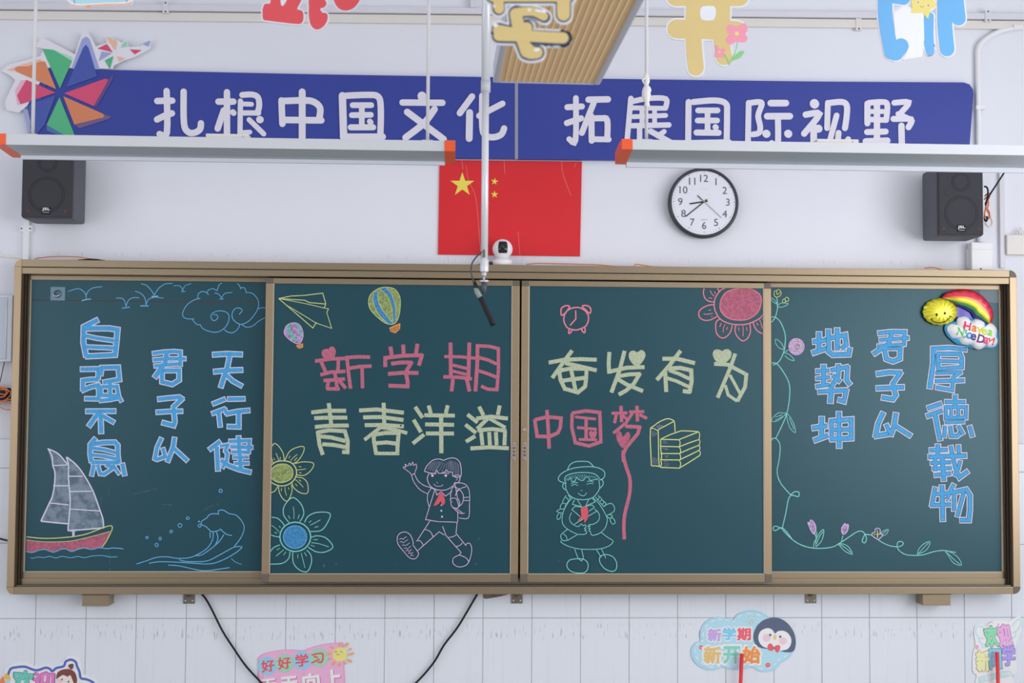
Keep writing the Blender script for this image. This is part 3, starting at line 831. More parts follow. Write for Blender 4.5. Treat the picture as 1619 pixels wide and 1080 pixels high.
draw(PL2, YSB, 'chalk_drawing', 'yellow chalk sunflower at the panel edge', [
    ('F1', 'F', 'Y', 0, '42,262 70,232 110,216 160,218 200,245 212,285 200,325 160,350 110,358 65,342 42,315'),
    ('F1', 's', 'y', 6, '42,262 70,232 110,216 160,218 200,245 212,285 200,325 160,350 110,358 65,342 42,315'),
    ('F1', 's', 'y', 8, '42,225 80,198 140,190 200,205 235,250 238,300 210,350 160,380 110,384 70,372 42,355'),
    ('F1', 's', 'y', 6, '42,90 68,55 100,75 135,130 145,190|42,150 60,215|148,190 180,125 230,90 295,80 290,130 250,190 215,210|228,212 290,198 370,208 355,260 300,302 240,298|235,315 290,325 325,365 325,438 270,438 220,400 203,360|200,375 205,420 190,470 165,503 130,480 105,430 100,385|95,388 70,425 40,438'),
    ('F1', 's', 'y', 4.5, '80,130 95,165 100,190|65,170 70,185|115,160 110,185|245,140 215,165 192,190|245,165 222,190|190,150 180,170|245,260 280,258 312,252|255,235 278,237|260,280 278,286|230,335 260,360 292,395|258,335 275,350|230,368 245,385|150,395 152,425 162,460|125,400 120,425|175,395 182,412')])
draw(PL2, YSB, 'chalk_drawing', 'teal chalk flower with a blue centre', [
    ('F1', 'd', 'U', 0, '228,782 90,1'), ('F1', 'o', 'b', 5, '228,782 92,.97'), ('F1', 'o', 't', 9, '230,780 120,.95'),
    ('F1', 's', 't', 7, '180,668 140,610 145,540 208,475 270,520 295,580 290,620 265,662|302,668 330,620 400,590 498,598 480,670 430,730 350,738|350,785 400,772 470,790 522,858 460,898 390,895 330,860|318,882 350,920 355,980 322,1050 260,1035 215,980 210,895|188,895 180,945 130,985 40,992 25,990|30,905 60,865 110,842|45,628 90,635 130,670 148,700|42,765 70,775 110,782'),
    ('F1', 's', 't', 5, '215,545 220,600 218,640|175,615 190,640|262,605 250,640|425,648 385,670 345,690|355,655 335,670|410,698 380,708|355,825 420,835 490,858|370,802 405,802|350,845 380,855|275,905 290,960 305,1020|250,915 250,945|300,900 318,930|140,880 110,905 80,930|110,868 85,882|158,895 138,922|45,690 80,715 105,745|68,745 88,752|105,695 115,712')])
draw(PL2, YSB, 'chalk_drawing', 'lilac chalk boy with a satchel waving', [
    ('B8', 's', 'l', 6, '275,190 300,140 350,95 400,85 440,97|440,97 490,78 540,80 575,110 588,160 585,235 535,235 515,228|275,190 330,205 370,205 380,180 400,208 450,195 460,178 480,195 515,200 515,228|315,208 300,250 315,300 350,335 410,352 470,345 520,315 535,285|520,235 545,222 575,228 578,260 560,290 535,285|4:535,245 550,240 555,258 545,268|4:355,298 380,318 420,315 435,305|4:380,285 390,290|5:325,215 350,208 375,215|5:430,210 460,205 490,212'),
    ('B8', 'd', 'l', 0, '344,227 11,1|458,227 11,1|420,480 7,1|420,527 8,1|426,578 8,1.1'),
    ('B8', 's', 'l', 5, '160,210 130,185 95,160 100,152 118,155 110,130 135,145 148,120 160,140 175,112 185,140 205,128 208,160 195,195|155,215 175,218 200,200|190,212 220,270 270,310 330,330 365,348|165,222 185,280 235,345 305,385|335,335 308,375 300,430 315,490'),
    ('B8', 'l', 'l', 5.5, '365,345 285,602 390,620 560,625|370,350 382,395 418,362 455,402 512,362|535,290 560,430|560,535 560,620|322,615 215,780|555,625 545,720 630,825|430,660 460,740 590,885|400,705 445,735|400,708 215,870'),
    ('B8', 's', 'l', 5.5, '540,288 590,290 635,310 660,370 660,480 650,588 570,588|545,360 590,335 632,322|612,415 655,410|608,440 655,440|520,320 500,370 500,420|525,320 580,350 608,400 600,460 570,492|540,400 550,370 575,345|495,425 540,420 560,455 565,500 520,500 500,465 510,450 495,440 500,425|555,415 575,450 575,488|520,500 550,530 585,550 620,548|540,505 600,545|280,685 325,705 350,750|205,785 240,785 265,820|180,812 175,780 155,735 120,710 75,715 45,750 50,810 95,870 150,930 200,935 225,895 210,865 175,815|480,755 515,750 545,735|548,835 590,815 595,800|630,825 635,810 660,805 678,840 675,900 655,965|590,885 570,905|575,905 525,930 520,975 560,1005 615,1000 652,968 630,930 575,905'),
    ('B8', 'F', 'R', 0, '418,360 395,400 375,440 355,485 395,470 415,445 425,480 445,470 452,440 440,400 428,370'),
    ('B8', 'l', 'H', 4, '335,120 300,180|350,110 315,180|365,105 325,185|380,100 340,188|395,105 350,195|410,105 365,200|425,108 385,170|440,115 400,190|470,110 460,170|485,100 475,180|495,105 490,188|510,100 515,185|525,105 525,200|540,105 540,215|555,115 555,220|568,130 568,222|455,120 425,195|500,95 505,190'),
    ('B8', 's', 'l', 4, '60,770 80,765 95,770 110,755 125,750|65,795 80,790 95,800 115,785 135,775|85,825 100,818 115,825 130,815 150,800|100,850 118,845 130,855 145,840 160,830|115,870 135,865 145,875 165,855|135,895 150,885 160,895 180,880|155,915 170,905 185,915')])
draw(PL2, YSB, 'chalk_smudge', None, [('X', 's', 'G', 3, '512,897 513,892|531,893 532,890'), ('B8', 'd', 'G', 0, '335,968 9,1|718,978 9,1|728,408 6,1|25,985 6,1|235,978 6,.8|250,978 6,.8|742,765 7,1.3')])

# --- third panel
CH(PL3, '奋', 'cream', [('Q1', 'l', 'c', 60, '425,135 290,315 125,550|72,318 300,275 550,265 795,275|320,325 500,365 795,435|210,442 400,408 650,412|228,440 250,580 325,735|320,712 510,768 630,670|645,400 635,560 620,680|408,420 478,745|262,592 630,545')])
CH(PL3, '发', 'cream', [('Q1', 'l', 'c', 60, '985,158 975,330 982,485|978,455 1250,395 1515,385|1215,140 1140,430 1015,770|1100,525 1290,495 1440,490 1350,640 1235,740 1125,800|1100,560 1250,650 1492,748'),
                          ('Q1', 'F', 'c', 0, '1405,160 1360,140 1310,145 1278,190 1285,260 1340,340 1400,372 1450,345 1500,280 1530,210 1510,150 1460,128')])
CH(PL3, '有', 'cream', [('Q2', 'l', 'c', 58, '505,130 350,335 165,548|245,245 450,245 710,308|285,430 300,718|320,385 500,375 655,410 662,560 630,735|50:340,410 480,460 640,535|50:310,520 450,565 620,645|535,702 640,720')])
CH(PL3, '为', 'cream', [('Q2', 'l', 'c', 54, '1283,172 1200,400 1030,800|980,318 1180,330 1440,470 1420,650 1310,850|44:1205,475 1350,740|44:1140,620 1180,760 1310,850'),
                          ('Q2', 'F', 'c', 0, '1095,135 1050,115 990,120 960,175 985,250 1050,320 1110,322 1170,280 1220,220 1225,150 1180,110 1130,115')])
CH(PL3, '中', 'pink', [('Q3', 'l', 'p', 44, '268,140 285,400 295,612|118,262 270,225 440,240 432,350 400,420 300,465 150,462|118,255 152,482')])
CH(PL3, '国', 'pink', [('Q3', 'l', 'p', 42, '575,180 570,350 615,540 780,580 925,530 912,170 740,152 570,180|34:610,225 865,252|34:635,355 875,375|745,240 745,495|34:655,500 880,505'), ('Q3', 'F', 'p', 0, '830,405 805,392 782,410 785,455 815,490 850,485 875,440 872,400 850,390')])
CH(PL3, '梦', 'pink', [('Q3', 'l', 'p', 38, '1055,180 1250,178|42:1170,90 1178,290|1112,200 1092,302|1180,200 1260,265|1270,165 1455,160|42:1365,90 1372,282|1310,180 1230,300 1075,425|1395,195 1488,245|44:1220,340 1400,348 1375,430 1240,590 1195,680 1203,775'),
                         ('Q3', 'F', 'P', 0, '1195,465 1170,410 1130,400 1112,450 1130,530 1190,605 1230,560 1280,480 1275,420 1240,415'),
                         ('Q5', 's', 'p', 30, '678,-15 680,40 700,120 732,220 735,320 722,400 692,520 682,620 686,745')])
draw(PL3, YSB, 'chalk_drawing', 'rose chalk alarm clock', [('Q7', 's', 'r', 36, '700,265 800,285 910,350 985,450 1005,560 985,660 930,760 820,820 690,860 560,845 450,800 385,700 355,590 375,470 440,360 560,290 700,265|845,260 850,225 930,215 1010,240 1060,300 1065,380 1040,420 1000,400 930,330 845,260|515,245 450,218 370,235 295,290 280,380 290,460 320,470 400,410 460,330 515,245|500,845 485,900 490,950 530,930 580,860|820,840 850,900 895,930 915,900 910,800'), ('Q7', 'l', 'r', 34, '665,345 672,570 520,740')])
draw(PL3, YSB, 'chalk_drawing', 'half rose chalk flower at the upper corner', [
    ('Q8', 'F', 'P', 0, '800,108 900,112 1000,145 1090,210 1118,290 1105,400 1060,500 980,570 880,620 750,630 620,612 520,560 460,480 445,390 465,290 530,190 640,135'),
    ('Q8', 'z', 'r', 14, '800,108 900,112 1000,145 1090,210 1118,290 1105,400 1060,500 980,570 880,620 750,630 620,612 520,560 460,480 445,390 465,290 530,190 640,135'),
    ('Q8', 's', 'r', 18, '540,105 470,135 410,200 365,280 350,370 365,470 430,590 530,660 680,700 850,700 980,660 1090,600 1140,545|190,110 175,180 200,270 260,320 345,335|405,105 435,170|340,378 250,390 150,440 100,510 120,590 190,630 290,625 395,570|440,612 385,660 375,760 400,860 480,920 560,890 620,810 645,710|705,710 690,780 710,870 780,950 830,965 890,930 935,840 940,760 930,690|985,665 1010,740 1060,810 1140,852'),
    ('Q8', 's', 'r', 12, '285,145 310,200 350,240|355,165 375,205|260,265 320,278|180,530 260,532 330,518|258,465 298,465|305,575 325,570|530,695 500,760 498,830|470,675 440,740|568,740 552,785|818,725 822,800 820,890|748,745 755,800|880,745 882,800|1090,620 1115,690 1135,770|1040,670 1065,715|1125,600 1135,615')])
draw(PL3, YSB, 'chalk_drawing', 'lime chalk pile of books beside an upright book', [
    ('Q6', 's', 'y', 17, '200,290 260,250 350,185 450,140 515,132 570,150 605,170|605,170 615,260 620,355|200,290 195,480 205,700 215,935|215,935 280,935 350,945 365,945|330,320 335,500 340,800 350,945|370,485 375,540 372,600 382,700 390,780 375,840 388,900 368,960'),
    ('Q6', 'l', 'y', 17, '330,318 590,180|370,480 540,400 720,338|720,338 850,340 1020,352|375,482 680,490|690,485 1020,355|370,602 690,610 880,535 1040,482|370,725 690,725 860,650 1035,580|370,832 690,835 860,755 1030,670|370,962 690,975 850,880 1045,755'),
    ('Q6', 's', 'y', 15, '205,295 260,300 330,340|680,488 705,530 695,600 690,612|690,612 715,670 705,725|700,730 715,790 705,835|690,835 715,900 695,975|1020,352 1040,400 1030,480 1045,530 1030,580 1045,630 1030,670 1052,710 1040,755'),
    ('Q6', 'l', 'H', 7, '230,340 235,430|250,340 255,440|275,350 275,430|300,360 300,410|245,790 245,900|265,790 265,910|290,800 290,910|315,800 315,910|400,520 470,515|410,550 490,545|405,635 480,640|440,660 510,655|440,770 510,765|455,795 500,790|420,860 500,865|430,900 520,905|430,935 510,930|290,270 370,230|300,280 400,240|320,290 420,250')])
draw(PL3, YSB, 'chalk_drawing', 'teal chalk girl in a hat and skirt', [
    ('Q5', 's', 't', 6.5, '200,150 225,105 270,82 330,78 385,85 425,125|170,260 130,245 125,215 160,175 240,140 340,125 440,128 505,155 520,190 505,225 475,235|180,255 180,215 215,190 290,175 380,175 440,190 475,225|205,240 228,222 240,250 265,245 280,215 300,235 335,240 355,215 380,215 395,240 430,235 465,228|185,255 188,310 215,365 270,398 350,405 420,385 465,330 475,290 468,235|190,262 165,270 162,300 185,325|475,235 500,240 505,275 478,310|5:230,270 260,258 290,262|5:235,288 262,275 290,285|5:370,250 400,248 425,258|5:365,275 395,265 420,272|5:292,348 315,368 345,370 365,345|5:315,325 328,330'),
    ('Q5', 'l', 't', 3.0, '190,225 188,245|200,215 200,240|215,205 215,230|225,200 228,225|240,198 242,230|255,195 258,225|270,192 272,218|285,190 290,212|300,190 305,225|315,190 320,225|330,190 332,228|345,190 345,215|360,190 360,212|385,195 388,215|400,198 402,218|415,200 418,222|430,203 432,222|445,210 445,225'),
    ('Q5', 's', 't', 6, '240,390 200,440 165,510 155,590 180,640 240,680 290,702|415,385 470,440 520,520 540,580 520,650 470,695 410,712|290,702 340,702 365,692|235,515 218,560 230,600 270,630 295,635|430,485 460,510 475,550 460,590 420,615 385,618'),
    ('Q5', 'l', 't', 6, '262,405 242,445 320,465|285,408 325,470 345,465|382,402 358,455|415,395 438,425 355,460|325,470 265,462 238,490 310,550|345,465 410,450 430,470 385,505|260,615 345,565|355,560 450,505|295,635 320,612 335,628 355,620 360,640 345,650 360,658 348,668 365,680 362,692|385,618 375,635 395,630 380,650 395,655 382,670 398,680 400,700 415,712'),
    ('Q5', 's', 't', 5.5, '190,370 170,400 160,430 190,440 210,410 185,385|205,370 225,385 215,400|160,430 140,460 145,485 175,480 185,450|140,485 108,505 150,520 165,515|130,520 112,545 118,575 140,560 145,525|440,380 455,400 470,395 465,365|455,405 480,420 492,400 475,378|475,425 495,445 512,425 490,400|495,450 515,462 530,440 512,420'),
    ('Q5', 's', 't', 6, '505,465 540,445 575,438 600,465 600,500 570,525 535,540|535,545 560,565 585,545 555,530|565,570 570,595 590,615 608,600 595,570 575,560|200,660 150,700 145,730 165,755 195,750 190,720 165,695|200,755 240,730 285,705|490,685 540,725 590,760 555,800 480,825 390,830 290,825 200,800 145,768 150,755'),
    ('Q5', 'l', 't', 6, '262,828 290,905|322,830 338,905|290,905 320,930 338,905|448,832 490,900|492,828 528,905'),
    ('Q5', 'z', 't', 7, '260,912 330,912 370,940 375,990 345,1028 270,1030 215,1005 195,965 215,925|540,875 590,895 620,945 615,1000 580,1018 520,995 480,945 475,900 500,880'),
    ('Q5', 'F', 'R', 0, '318,475 365,465 378,510 375,560 345,605 340,570 285,588 318,545 315,510')])
draw(PL3, YSB, 'chalk_smudge', None, [('Q5', 'd', 'G', 0, '737,1012 10,1.3|130,928 8,1|700,920 7,1|222,832 8,1.6'), ('X', 's', 'G', 2.5, '1199,902 1199,897')])

# --- right panel
outlined(PL4, YKB, '地', [('R5', '80,155 150,150 185,140|128,80 128,220|75,248 185,210|205,58 205,235 240,262 368,258 378,208|195,132 340,102 350,180 310,212|275,48 278,222')], 38)
outlined(PL4, YKB, '势', [('R5', '38:165,345 165,520|30:105,395 210,390|30:105,455 215,445|32:105,520 210,505|34:285,340 285,430 230,515|34:225,388 358,362 352,470 380,505|34:240,430 300,480|34:122,562 350,550 330,640 285,628|40:230,515 220,652')], 36)
outlined(PL4, YKB, '坤', [('R5', '75,858 190,840|150,768 150,940|90,958 200,918|34:228,800 232,950|215,802 390,788 390,940 220,948|34:225,872 390,870|290,728 292,1018')], 38)
outlined(PL4, YKB, '君', [('R6', '34:100,92 220,80 325,82 318,195|30:112,148 360,132|28:95,202 320,188|40:215,90 190,180 130,220 60,268|38:150,210 168,310 225,332 285,308 288,215|26:150,222 300,222')], 34)
outlined(PL4, YKB, '子', [('R6', '88,440 190,425 290,428 225,520 235,570 250,620 225,655 132,640|86,562 318,552')], 38)
outlined(PL4, YKB, '以', [('R6', '142,770 100,860 78,968 185,950|34:168,870 200,945|252,775 235,880 205,965|36:240,880 378,968')], 40)
outlined(PL4, YKB, '厚', [('R7', '110,105 290,95 465,112|48:130,110 130,250 95,500|165,155 400,155 418,200 415,300|176,160 182,310|34:180,228 410,232|40:165,308 430,290|36:155,348 405,340 330,390 320,520 160,492|38:150,430 440,422')], 42)
outlined(PL4, YKB, '德', [('R7', '44:75,702 212,655|44:65,782 222,725|46:150,770 200,1022|38:250,638 450,640|44:350,570 350,680|36:255,690 458,690 455,795 258,798 255,680|32:310,700 310,790|32:382,700 382,790|38:250,842 440,835|36:248,882 240,992|40:300,885 312,980 370,980 400,950|36:382,880 430,962|40:495,882 525,985')], 40)
outlined(PL4, YKB, '载', [('R8', '48:115,168 330,165|56:215,100 215,260|56:100,252 350,242 560,235|44:128,325 372,315|44:150,392 380,388|46:180,270 185,420|48:175,472 370,452|54:268,250 288,540|50:370,120 400,260 432,400 480,500 580,425|46:465,110 470,210|46:485,300 460,400 420,480')], 48)
outlined(PL4, YKB, '物', [('R8', '50:182,625 140,850|48:150,705 390,690|58:265,600 275,1030|48:130,838 370,830|48:410,585 350,700 325,765|54:380,690 560,650 605,720 605,900 592,1022 490,1022|50:410,700 412,905|48:530,680 452,975')], 50)
draw(PL4, YKB, 'chalk_drawing', 'teal chalk vine with leaves and flowers climbing the panel edge', [
    ('R1', 's', 't', 13, '150,165 158,230 158,320 130,430 80,495|78,425 130,430 190,480 235,570 262,670 260,780 240,890 180,1010 100,1060'),
    ('R1', 's', 't', 9, '78,175 120,200 150,255 100,225 78,195|165,285 200,245 300,250 240,290 165,300|128,725 150,720 210,770 245,850 180,830 140,780 128,725|240,895 300,910 350,950 380,1000 310,980 255,930|250,890 310,855'),
    ('R2', 's', 't', 6, '40,15 70,20 110,70 145,140 148,220 132,320 100,400 62,478|40,488 45,475 70,480 90,520 85,600 72,680 95,750 155,820|155,820 180,800 205,805 200,830 160,822 140,850 125,930 103,1025|103,1025 60,1010 48,1025 60,1038 105,1022 160,1085'),
    ('R2', 's', 't', 4, '130,322 80,320 45,350 40,372 80,365 130,322|132,322 155,350 178,400 182,440 150,410 132,350 132,322|60,345 105,330|60,365 110,340|145,350 175,420'),
    ('R3', 's', 't', 15, '250,250 340,350 460,450 600,515 750,542 880,542 1020,520 1120,465 1250,380 1370,300 1450,285 1500,330 1522,400 1500,460 1460,440 1475,380 1510,335 1600,345'),
    ('R3', 's', 't', 12, '730,535 730,470 765,390 740,320|765,390 775,290|765,520 760,440 810,320 875,260 875,340 840,440 765,520|770,480 820,360 870,290|1145,450 1155,400 1170,350|1100,480 1180,480 1260,530 1310,630 1220,600 1150,540 1100,480|1130,490 1210,540 1290,610'),
    ('R3', 'F', 'L', 0, '640,155 665,160 685,115 730,150 760,220 755,290 730,325 690,280 660,210|1195,170 1215,195 1240,180 1252,210 1235,280 1190,330 1155,310 1150,240'),
    ('R3', 'z', 'l', 12, '640,155 665,160 685,115 730,150 760,220 755,290 730,325 690,280 660,210|1195,170 1215,195 1240,180 1252,210 1235,280 1190,330 1155,310 1150,240'),
    ('R4', 's', 't', 14, '270,415 350,465 450,505 560,520 620,505 650,470 620,440 570,450 555,500 580,570 680,635 820,650 950,640 1100,595 1240,575 1350,590 1440,605'),
    ('R4', 's', 't', 11, '860,635 880,560 950,480 1045,440 1040,500 980,580 860,635|880,620 960,530 1030,460|1280,590 1330,660 1400,760 1480,795 1525,785 1480,690 1380,610 1290,585|1310,610 1420,720 1500,780|300,320 350,280 420,260 400,320 340,360|320,340 400,275'),
    ('R4', 'z', 'l', 13, '260,240 300,260 300,310 335,340 310,380 270,410 225,385 180,350 180,315 220,300 225,260'),
    ('R4', 'l', 'y', 14, '258,270 262,385|240,335 310,325|205,335 225,335'),
    ('R1', 's', 'y', 9, '115,90 120,150 150,165 195,145 208,105 180,65 150,75 115,90|145,95 160,130 195,100|150,80 150,120'),
    ('R1', 'o', 'y', 9, '283,195 25,1.1|245,215 20,1.2'), ('R1', 'd', 'L', 0, '408,815 108,1.05'), ('R1', 'o', 'y', 9, '410,812 55,1'), ('R1', 'o', 'l', 8, '408,815 100,1.05|408,815 80,1.05')])

# ------------------------------------------------------------------ banner with slogan
YBN = -0.022
M_BLUE = mat('banner_blue', C(42, 58, 144), rough=0.4, noise=0.12, nscale=1.5, col2=C(54, 70, 154))
M_LET = mat('banner_letter', C(214, 212, 222), rough=0.5)
bn = thing('slogan_banner', P(800, 185, 0), 'long blue slogan banner with rounded white Chinese characters above the blackboard', 'banner')


def wpoly(s, Y, sm=False):
    q = pts(s) if isinstance(s, str) else s
    if sm:
        q = smooth(q, True)
    q = [P(x, y, Y) for x, y in q]
    q = [(v.x, v.z) for v in q]
    ar = sum(q[i][0]*q[(i+1) % len(q)][1]-q[(i+1) % len(q)][0]*q[i][1] for i in range(len(q)))
    return q if ar > 0 else q[::-1]


MB().prism(wpoly('52,108 200,111 500,117.5 814,122.5 814,251.2 400,247.5 46,243', YBN), YBN, -.002).build('banner_panel', M_BLUE, bn)
MB().prism(wpoly('819,122.7 1100,126.5 1300,129 1524,130.4 1533,133.5 1538.5,142 1539,150 1531,258 1200,255.5 819,251.7', YBN), YBN, -.002).build('banner_panel', M_BLUE, bn)
MB().prism(wpoly('814,122.5 819,122.5 819,251.6 814,251.6', YBN), YBN-.002, -.002).build('joint_strip', mat('joint_grey', C(140, 143, 160), rough=.4), bn)
CROP.update(T8=(230, 130, 5.397), T2=(405, 0, 4), T3=(750, 0, 4), T4=(1000, 0, 4), T5=(1214, 0, 4))
LET = [('扎', [('T8', '180,75 182,430 120,442|100,160 228,157|98,318 165,285 225,265|325,80 328,350 365,425 420,430 465,400 473,350')]),
       ('根', [('T8', '695,85 695,440|622,165 750,165|668,240 615,395|50:745,255 752,262|44:810,160 806,440|50:825,108 910,105 960,130 970,200 955,262|40:830,185 905,188|44:830,262 965,262|44:885,320 1008,440|62:975,318 978,319|40:830,430 890,425')]),
       ('中', [('T8', '1160,155 1168,355|56:1180,160 1340,155 1430,165 1490,220 1480,320|56:1190,322 1500,325|58:1337,82 1337,520')]),
       ('国', [('T2', '545,605 553,860|40:570,605 700,600 770,610 788,680 785,870|42:550,865 800,865|36:610,665 728,665|36:605,728 725,726|36:668,665 668,800|38:598,805 740,805|36:718,768 724,774')]),
       ('文', [('T2', '56:1048,607 1050,612|40:925,648 1178,650|42:955,708 1185,880|42:1128,690 1060,780 945,870')]),
       ('化', [('T2', '40:1365,610 1288,715|44:1350,712 1347,875|38:1558,655 1410,732|40:1430,605 1430,800 1450,855 1500,868 1550,850 1568,812')]),
       ('拓', [('T3', '36:642,620 640,885 600,880|38:588,678 680,673|38:585,778 675,748|40:722,630 845,628|38:755,650 680,840|38:735,750 800,748 840,760 840,880|38:740,735 742,890|36:750,880 850,882')]),
       ('展', [('T3', '34:990,622 965,900|34:1005,640 1100,622 1210,625 1210,680|30:1005,682 1210,685|30:1005,738 1210,730|34:1000,795 1230,790|30:1060,700 1060,790|30:1140,700 1140,790|34:1045,800 1045,890|36:1115,830 1240,900|32:1200,832 1160,860')]),
       ('国', [('T4', '38:355,645 352,920|38:385,645 520,635 590,655 598,720 595,920|38:350,905 610,900|36:415,698 538,698|36:412,762 535,762|36:475,698 475,835|38:405,838 545,840|36:524,803 528,806')]),
       ('际', [('T4', '36:735,650 730,920|36:750,650 800,645 818,660 795,730 808,800 800,840 760,850|42:875,652 970,652|42:852,735 995,735|38:920,740 918,920 880,905|50:846,845 848,847|50:984,845 986,847')]),
       ('视', [('T5', '58:294,655 296,658|40:240,725 325,722 230,845|42:290,800 290,920|48:320,812 322,815|36:380,650 375,810|38:395,650 470,645 500,670 498,740 488,810|36:435,730 395,880|36:448,840 448,900 500,915 508,880')]),
       ('野', [('T5', '38:630,655 630,780|36:640,650 720,645 755,660 750,750|34:640,755 750,760|30:640,705 750,705|40:690,650 690,900|38:628,835 745,832|42:620,895 755,890|36:800,650 890,648 845,710|34:825,720 880,745|38:795,752 905,755 890,805|40:845,795 848,940')])]
for ch, crops in LET:
    mb = MB(); zz = YBN-.0045
    for cr, s in crops:
        for st in s.split('|'):
            ww = 46 if cr != 'T8' else 54
            if ':' in st:
                a, st = st.split(':'); ww = float(a)
            q = pts(st); zz -= .00003
            if len(q) > 2:
                q = smooth(q, k=4)
            flat(mb, ribbon2d(q, ww, 'round'), CROP[cr], zz, .0045)
    mb.build('character', M_LET, bn, 'white character %s' % ch)

# pinwheel cut-out
pw = thing('pinwheel_sign', P(94, 146, 0), 'cut-out sign of a large and a small coloured pinwheel at the banner left end', 'sign')
CR = (0, 40, 5.4)
mb = MB()


def cr2(s, cr):
    return ' '.join('%g,%g' % (cr[0]+a/cr[2], cr[1]+b/cr[2]) for a, b in pts(s))


YPW = YBN-.0015
BACK = '10,390 60,340 340,265 372,200 300,180 345,108 380,112 640,248 690,90 710,65 735,58 760,75 820,180 860,165 910,150 905,95 1010,128 1040,150 1070,120 1100,185 1200,180 1290,120 1282,200 1150,272 1080,295 1040,310 970,345 965,420 980,440 900,600 820,690 950,770 900,800 640,870 660,945 560,960 400,870 330,945 240,945 195,720 100,745 55,725 40,650 130,470 90,430'
white_back = mat('foam_board_white', C(218, 216, 222), rough=.5)
mb = MB().prism(wpoly(cr2('10,390 60,340 340,265 372,200 300,180 345,108 380,112 640,248 690,90 710,65 735,58 760,75 820,180 860,165 910,150 905,95 1010,128 1040,150 1070,120 1100,185 1200,180 1290,120 1282,200 1150,272 1080,295 1040,310 970,345 965,372 600,365 420,360 230,690 160,745 55,725 40,650 130,470 90,430', CR), YPW), YPW, YBN-.001)
mb.build('cut_out_board', white_back, pw)
blue_ins = MB().prism(wpoly(cr2('412,366 300,560 232,690 290,945 330,945 330,700 450,366', CR), YPW-.001), YPW-.0012, YPW).build('blue_ground', M_BLUE, pw)
PET = [('orange', (208, 128, 88), '480,545 385,312 340,310 240,350 150,352 122,372 140,395'), ('green', (76, 174, 124), '512,540 615,305 460,212 362,200'), ('blue', (62, 82, 160), '565,530 710,190 733,165 755,190 830,435'),
       ('pink', (204, 72, 110), '548,580 898,455 920,462 915,485 800,690'), ('orange', (204, 124, 88), '540,605 880,755 892,772 880,788 635,848'), ('green', (76, 174, 124), '508,615 398,850 555,940 640,944'),
       ('blue', (62, 82, 160), '475,600 290,660 235,690 300,944 380,850'), ('pink', (204, 72, 110), '475,575 225,465 145,600 175,675'),
       ('pale_blue', (150, 158, 208), '610,370 700,120 735,95 765,120 850,375 800,375 735,165 640,372'), ('pale_pink', (222, 170, 190), '225,468 180,470 130,560 150,680 175,675 145,600'), ('pale_orange', (226, 180, 160), '385,310 340,290 160,345 60,380 120,390 122,372 240,350'),
       ('pale_green', (160, 210, 188), '362,200 440,205 615,270 615,305 460,212'), ('plum', (90, 66, 130), '920,462 970,420 960,470 830,690 800,690 915,485'), ('plum2', (106, 86, 130), '890,760 950,780 930,800 680,880 640,850 880,788'), ('slate', (66, 110, 160), '398,850 400,900 520,945 560,942'),
       ('pale_blue', (150, 158, 208), '200,715 230,715 262,900 240,935')]
SPET = [('pink', (208, 72, 106), '832,198 912,160 962,230'), ('pale_orange', (234, 180, 152), '908,98 998,135 985,215 940,150'), ('mint', (140, 206, 170), '1030,190 1072,132 1085,182'), ('green', (76, 174, 124), '895,300 968,262 938,375'), ('pale_blue', (150, 158, 208), '868,225 955,238 845,305'),
        ('pale_orange', (234, 180, 152), '998,262 1070,285 1015,308'), ('pink', (208, 72, 106), '1108,205 1208,212 1150,248'), ('pale_blue', (150, 158, 208), '1215,160 1282,130 1268,182')]
for i, (n, c, s) in enumerate(PET+SPET):
    big = i >= 8 and i < 16
    yy = YPW-(.0015 if big else .0019)
    mb = MB(); flat(mb, fill2d(pts(s)), CR, yy)
    mb.build('petal', mat('pw_%s_%d' % (n, c[0]), C(*c), rough=.45), pw)

# ------------------------------------------------------------------ flag sheet
YFL = -0.006
fl = thing('flag_poster', P(806, 330, 0), 'red sheet with yellow stars on the wall above the centre of the blackboard', 'flag')
MB().prism(wpoly('695,253 920,255.5 917,405.5 692.5,402.5', YFL), YFL, -.0012).build('sheet', mat('flag_red', C(206, 28, 36), rough=.4, noise=.12, nscale=5, col2=C(212, 44, 50)), fl)


def star(cx, cy, r, rot, Y, m, parent):
    q = []
    for k in range(10):
        a = math.radians(rot-90+36*k); rr = r if k % 2 == 0 else r*.382
        q.append((cx+rr*math.cos(a), cy+rr*math.sin(a)))
    c = (cx, cy); polys = [[c, q[k], q[(k+1) % 10]] for k in range(10)]
    mb = MB(); flat(mb, polys, CROP['X'], Y); return mb.build('star', m, parent)


star(731, 292, 20, 0, YFL-.0008, M_YEL, fl)
for x, y, r in ((766, 271, 20), (782, 287, 8), (782, 307.5, 0), (767, 322, 14)):
    star(x, y, 6.2, r, YFL-.0008, M_YEL, fl)
mb = MB()
for s in ('730,253 732,268', '737,262 741,285 752,312 757,360 760,400', '797,254 798,275', '888,255 890,275 903,310', '911,258 908,264', '819,366 822,404'):
    flat(mb, ribbon2d(smooth(pts(s)), .7), CROP['X'], YFL-.0006)
mb.build('crease', mat('crease', C(226, 120, 122), rough=.5), fl)

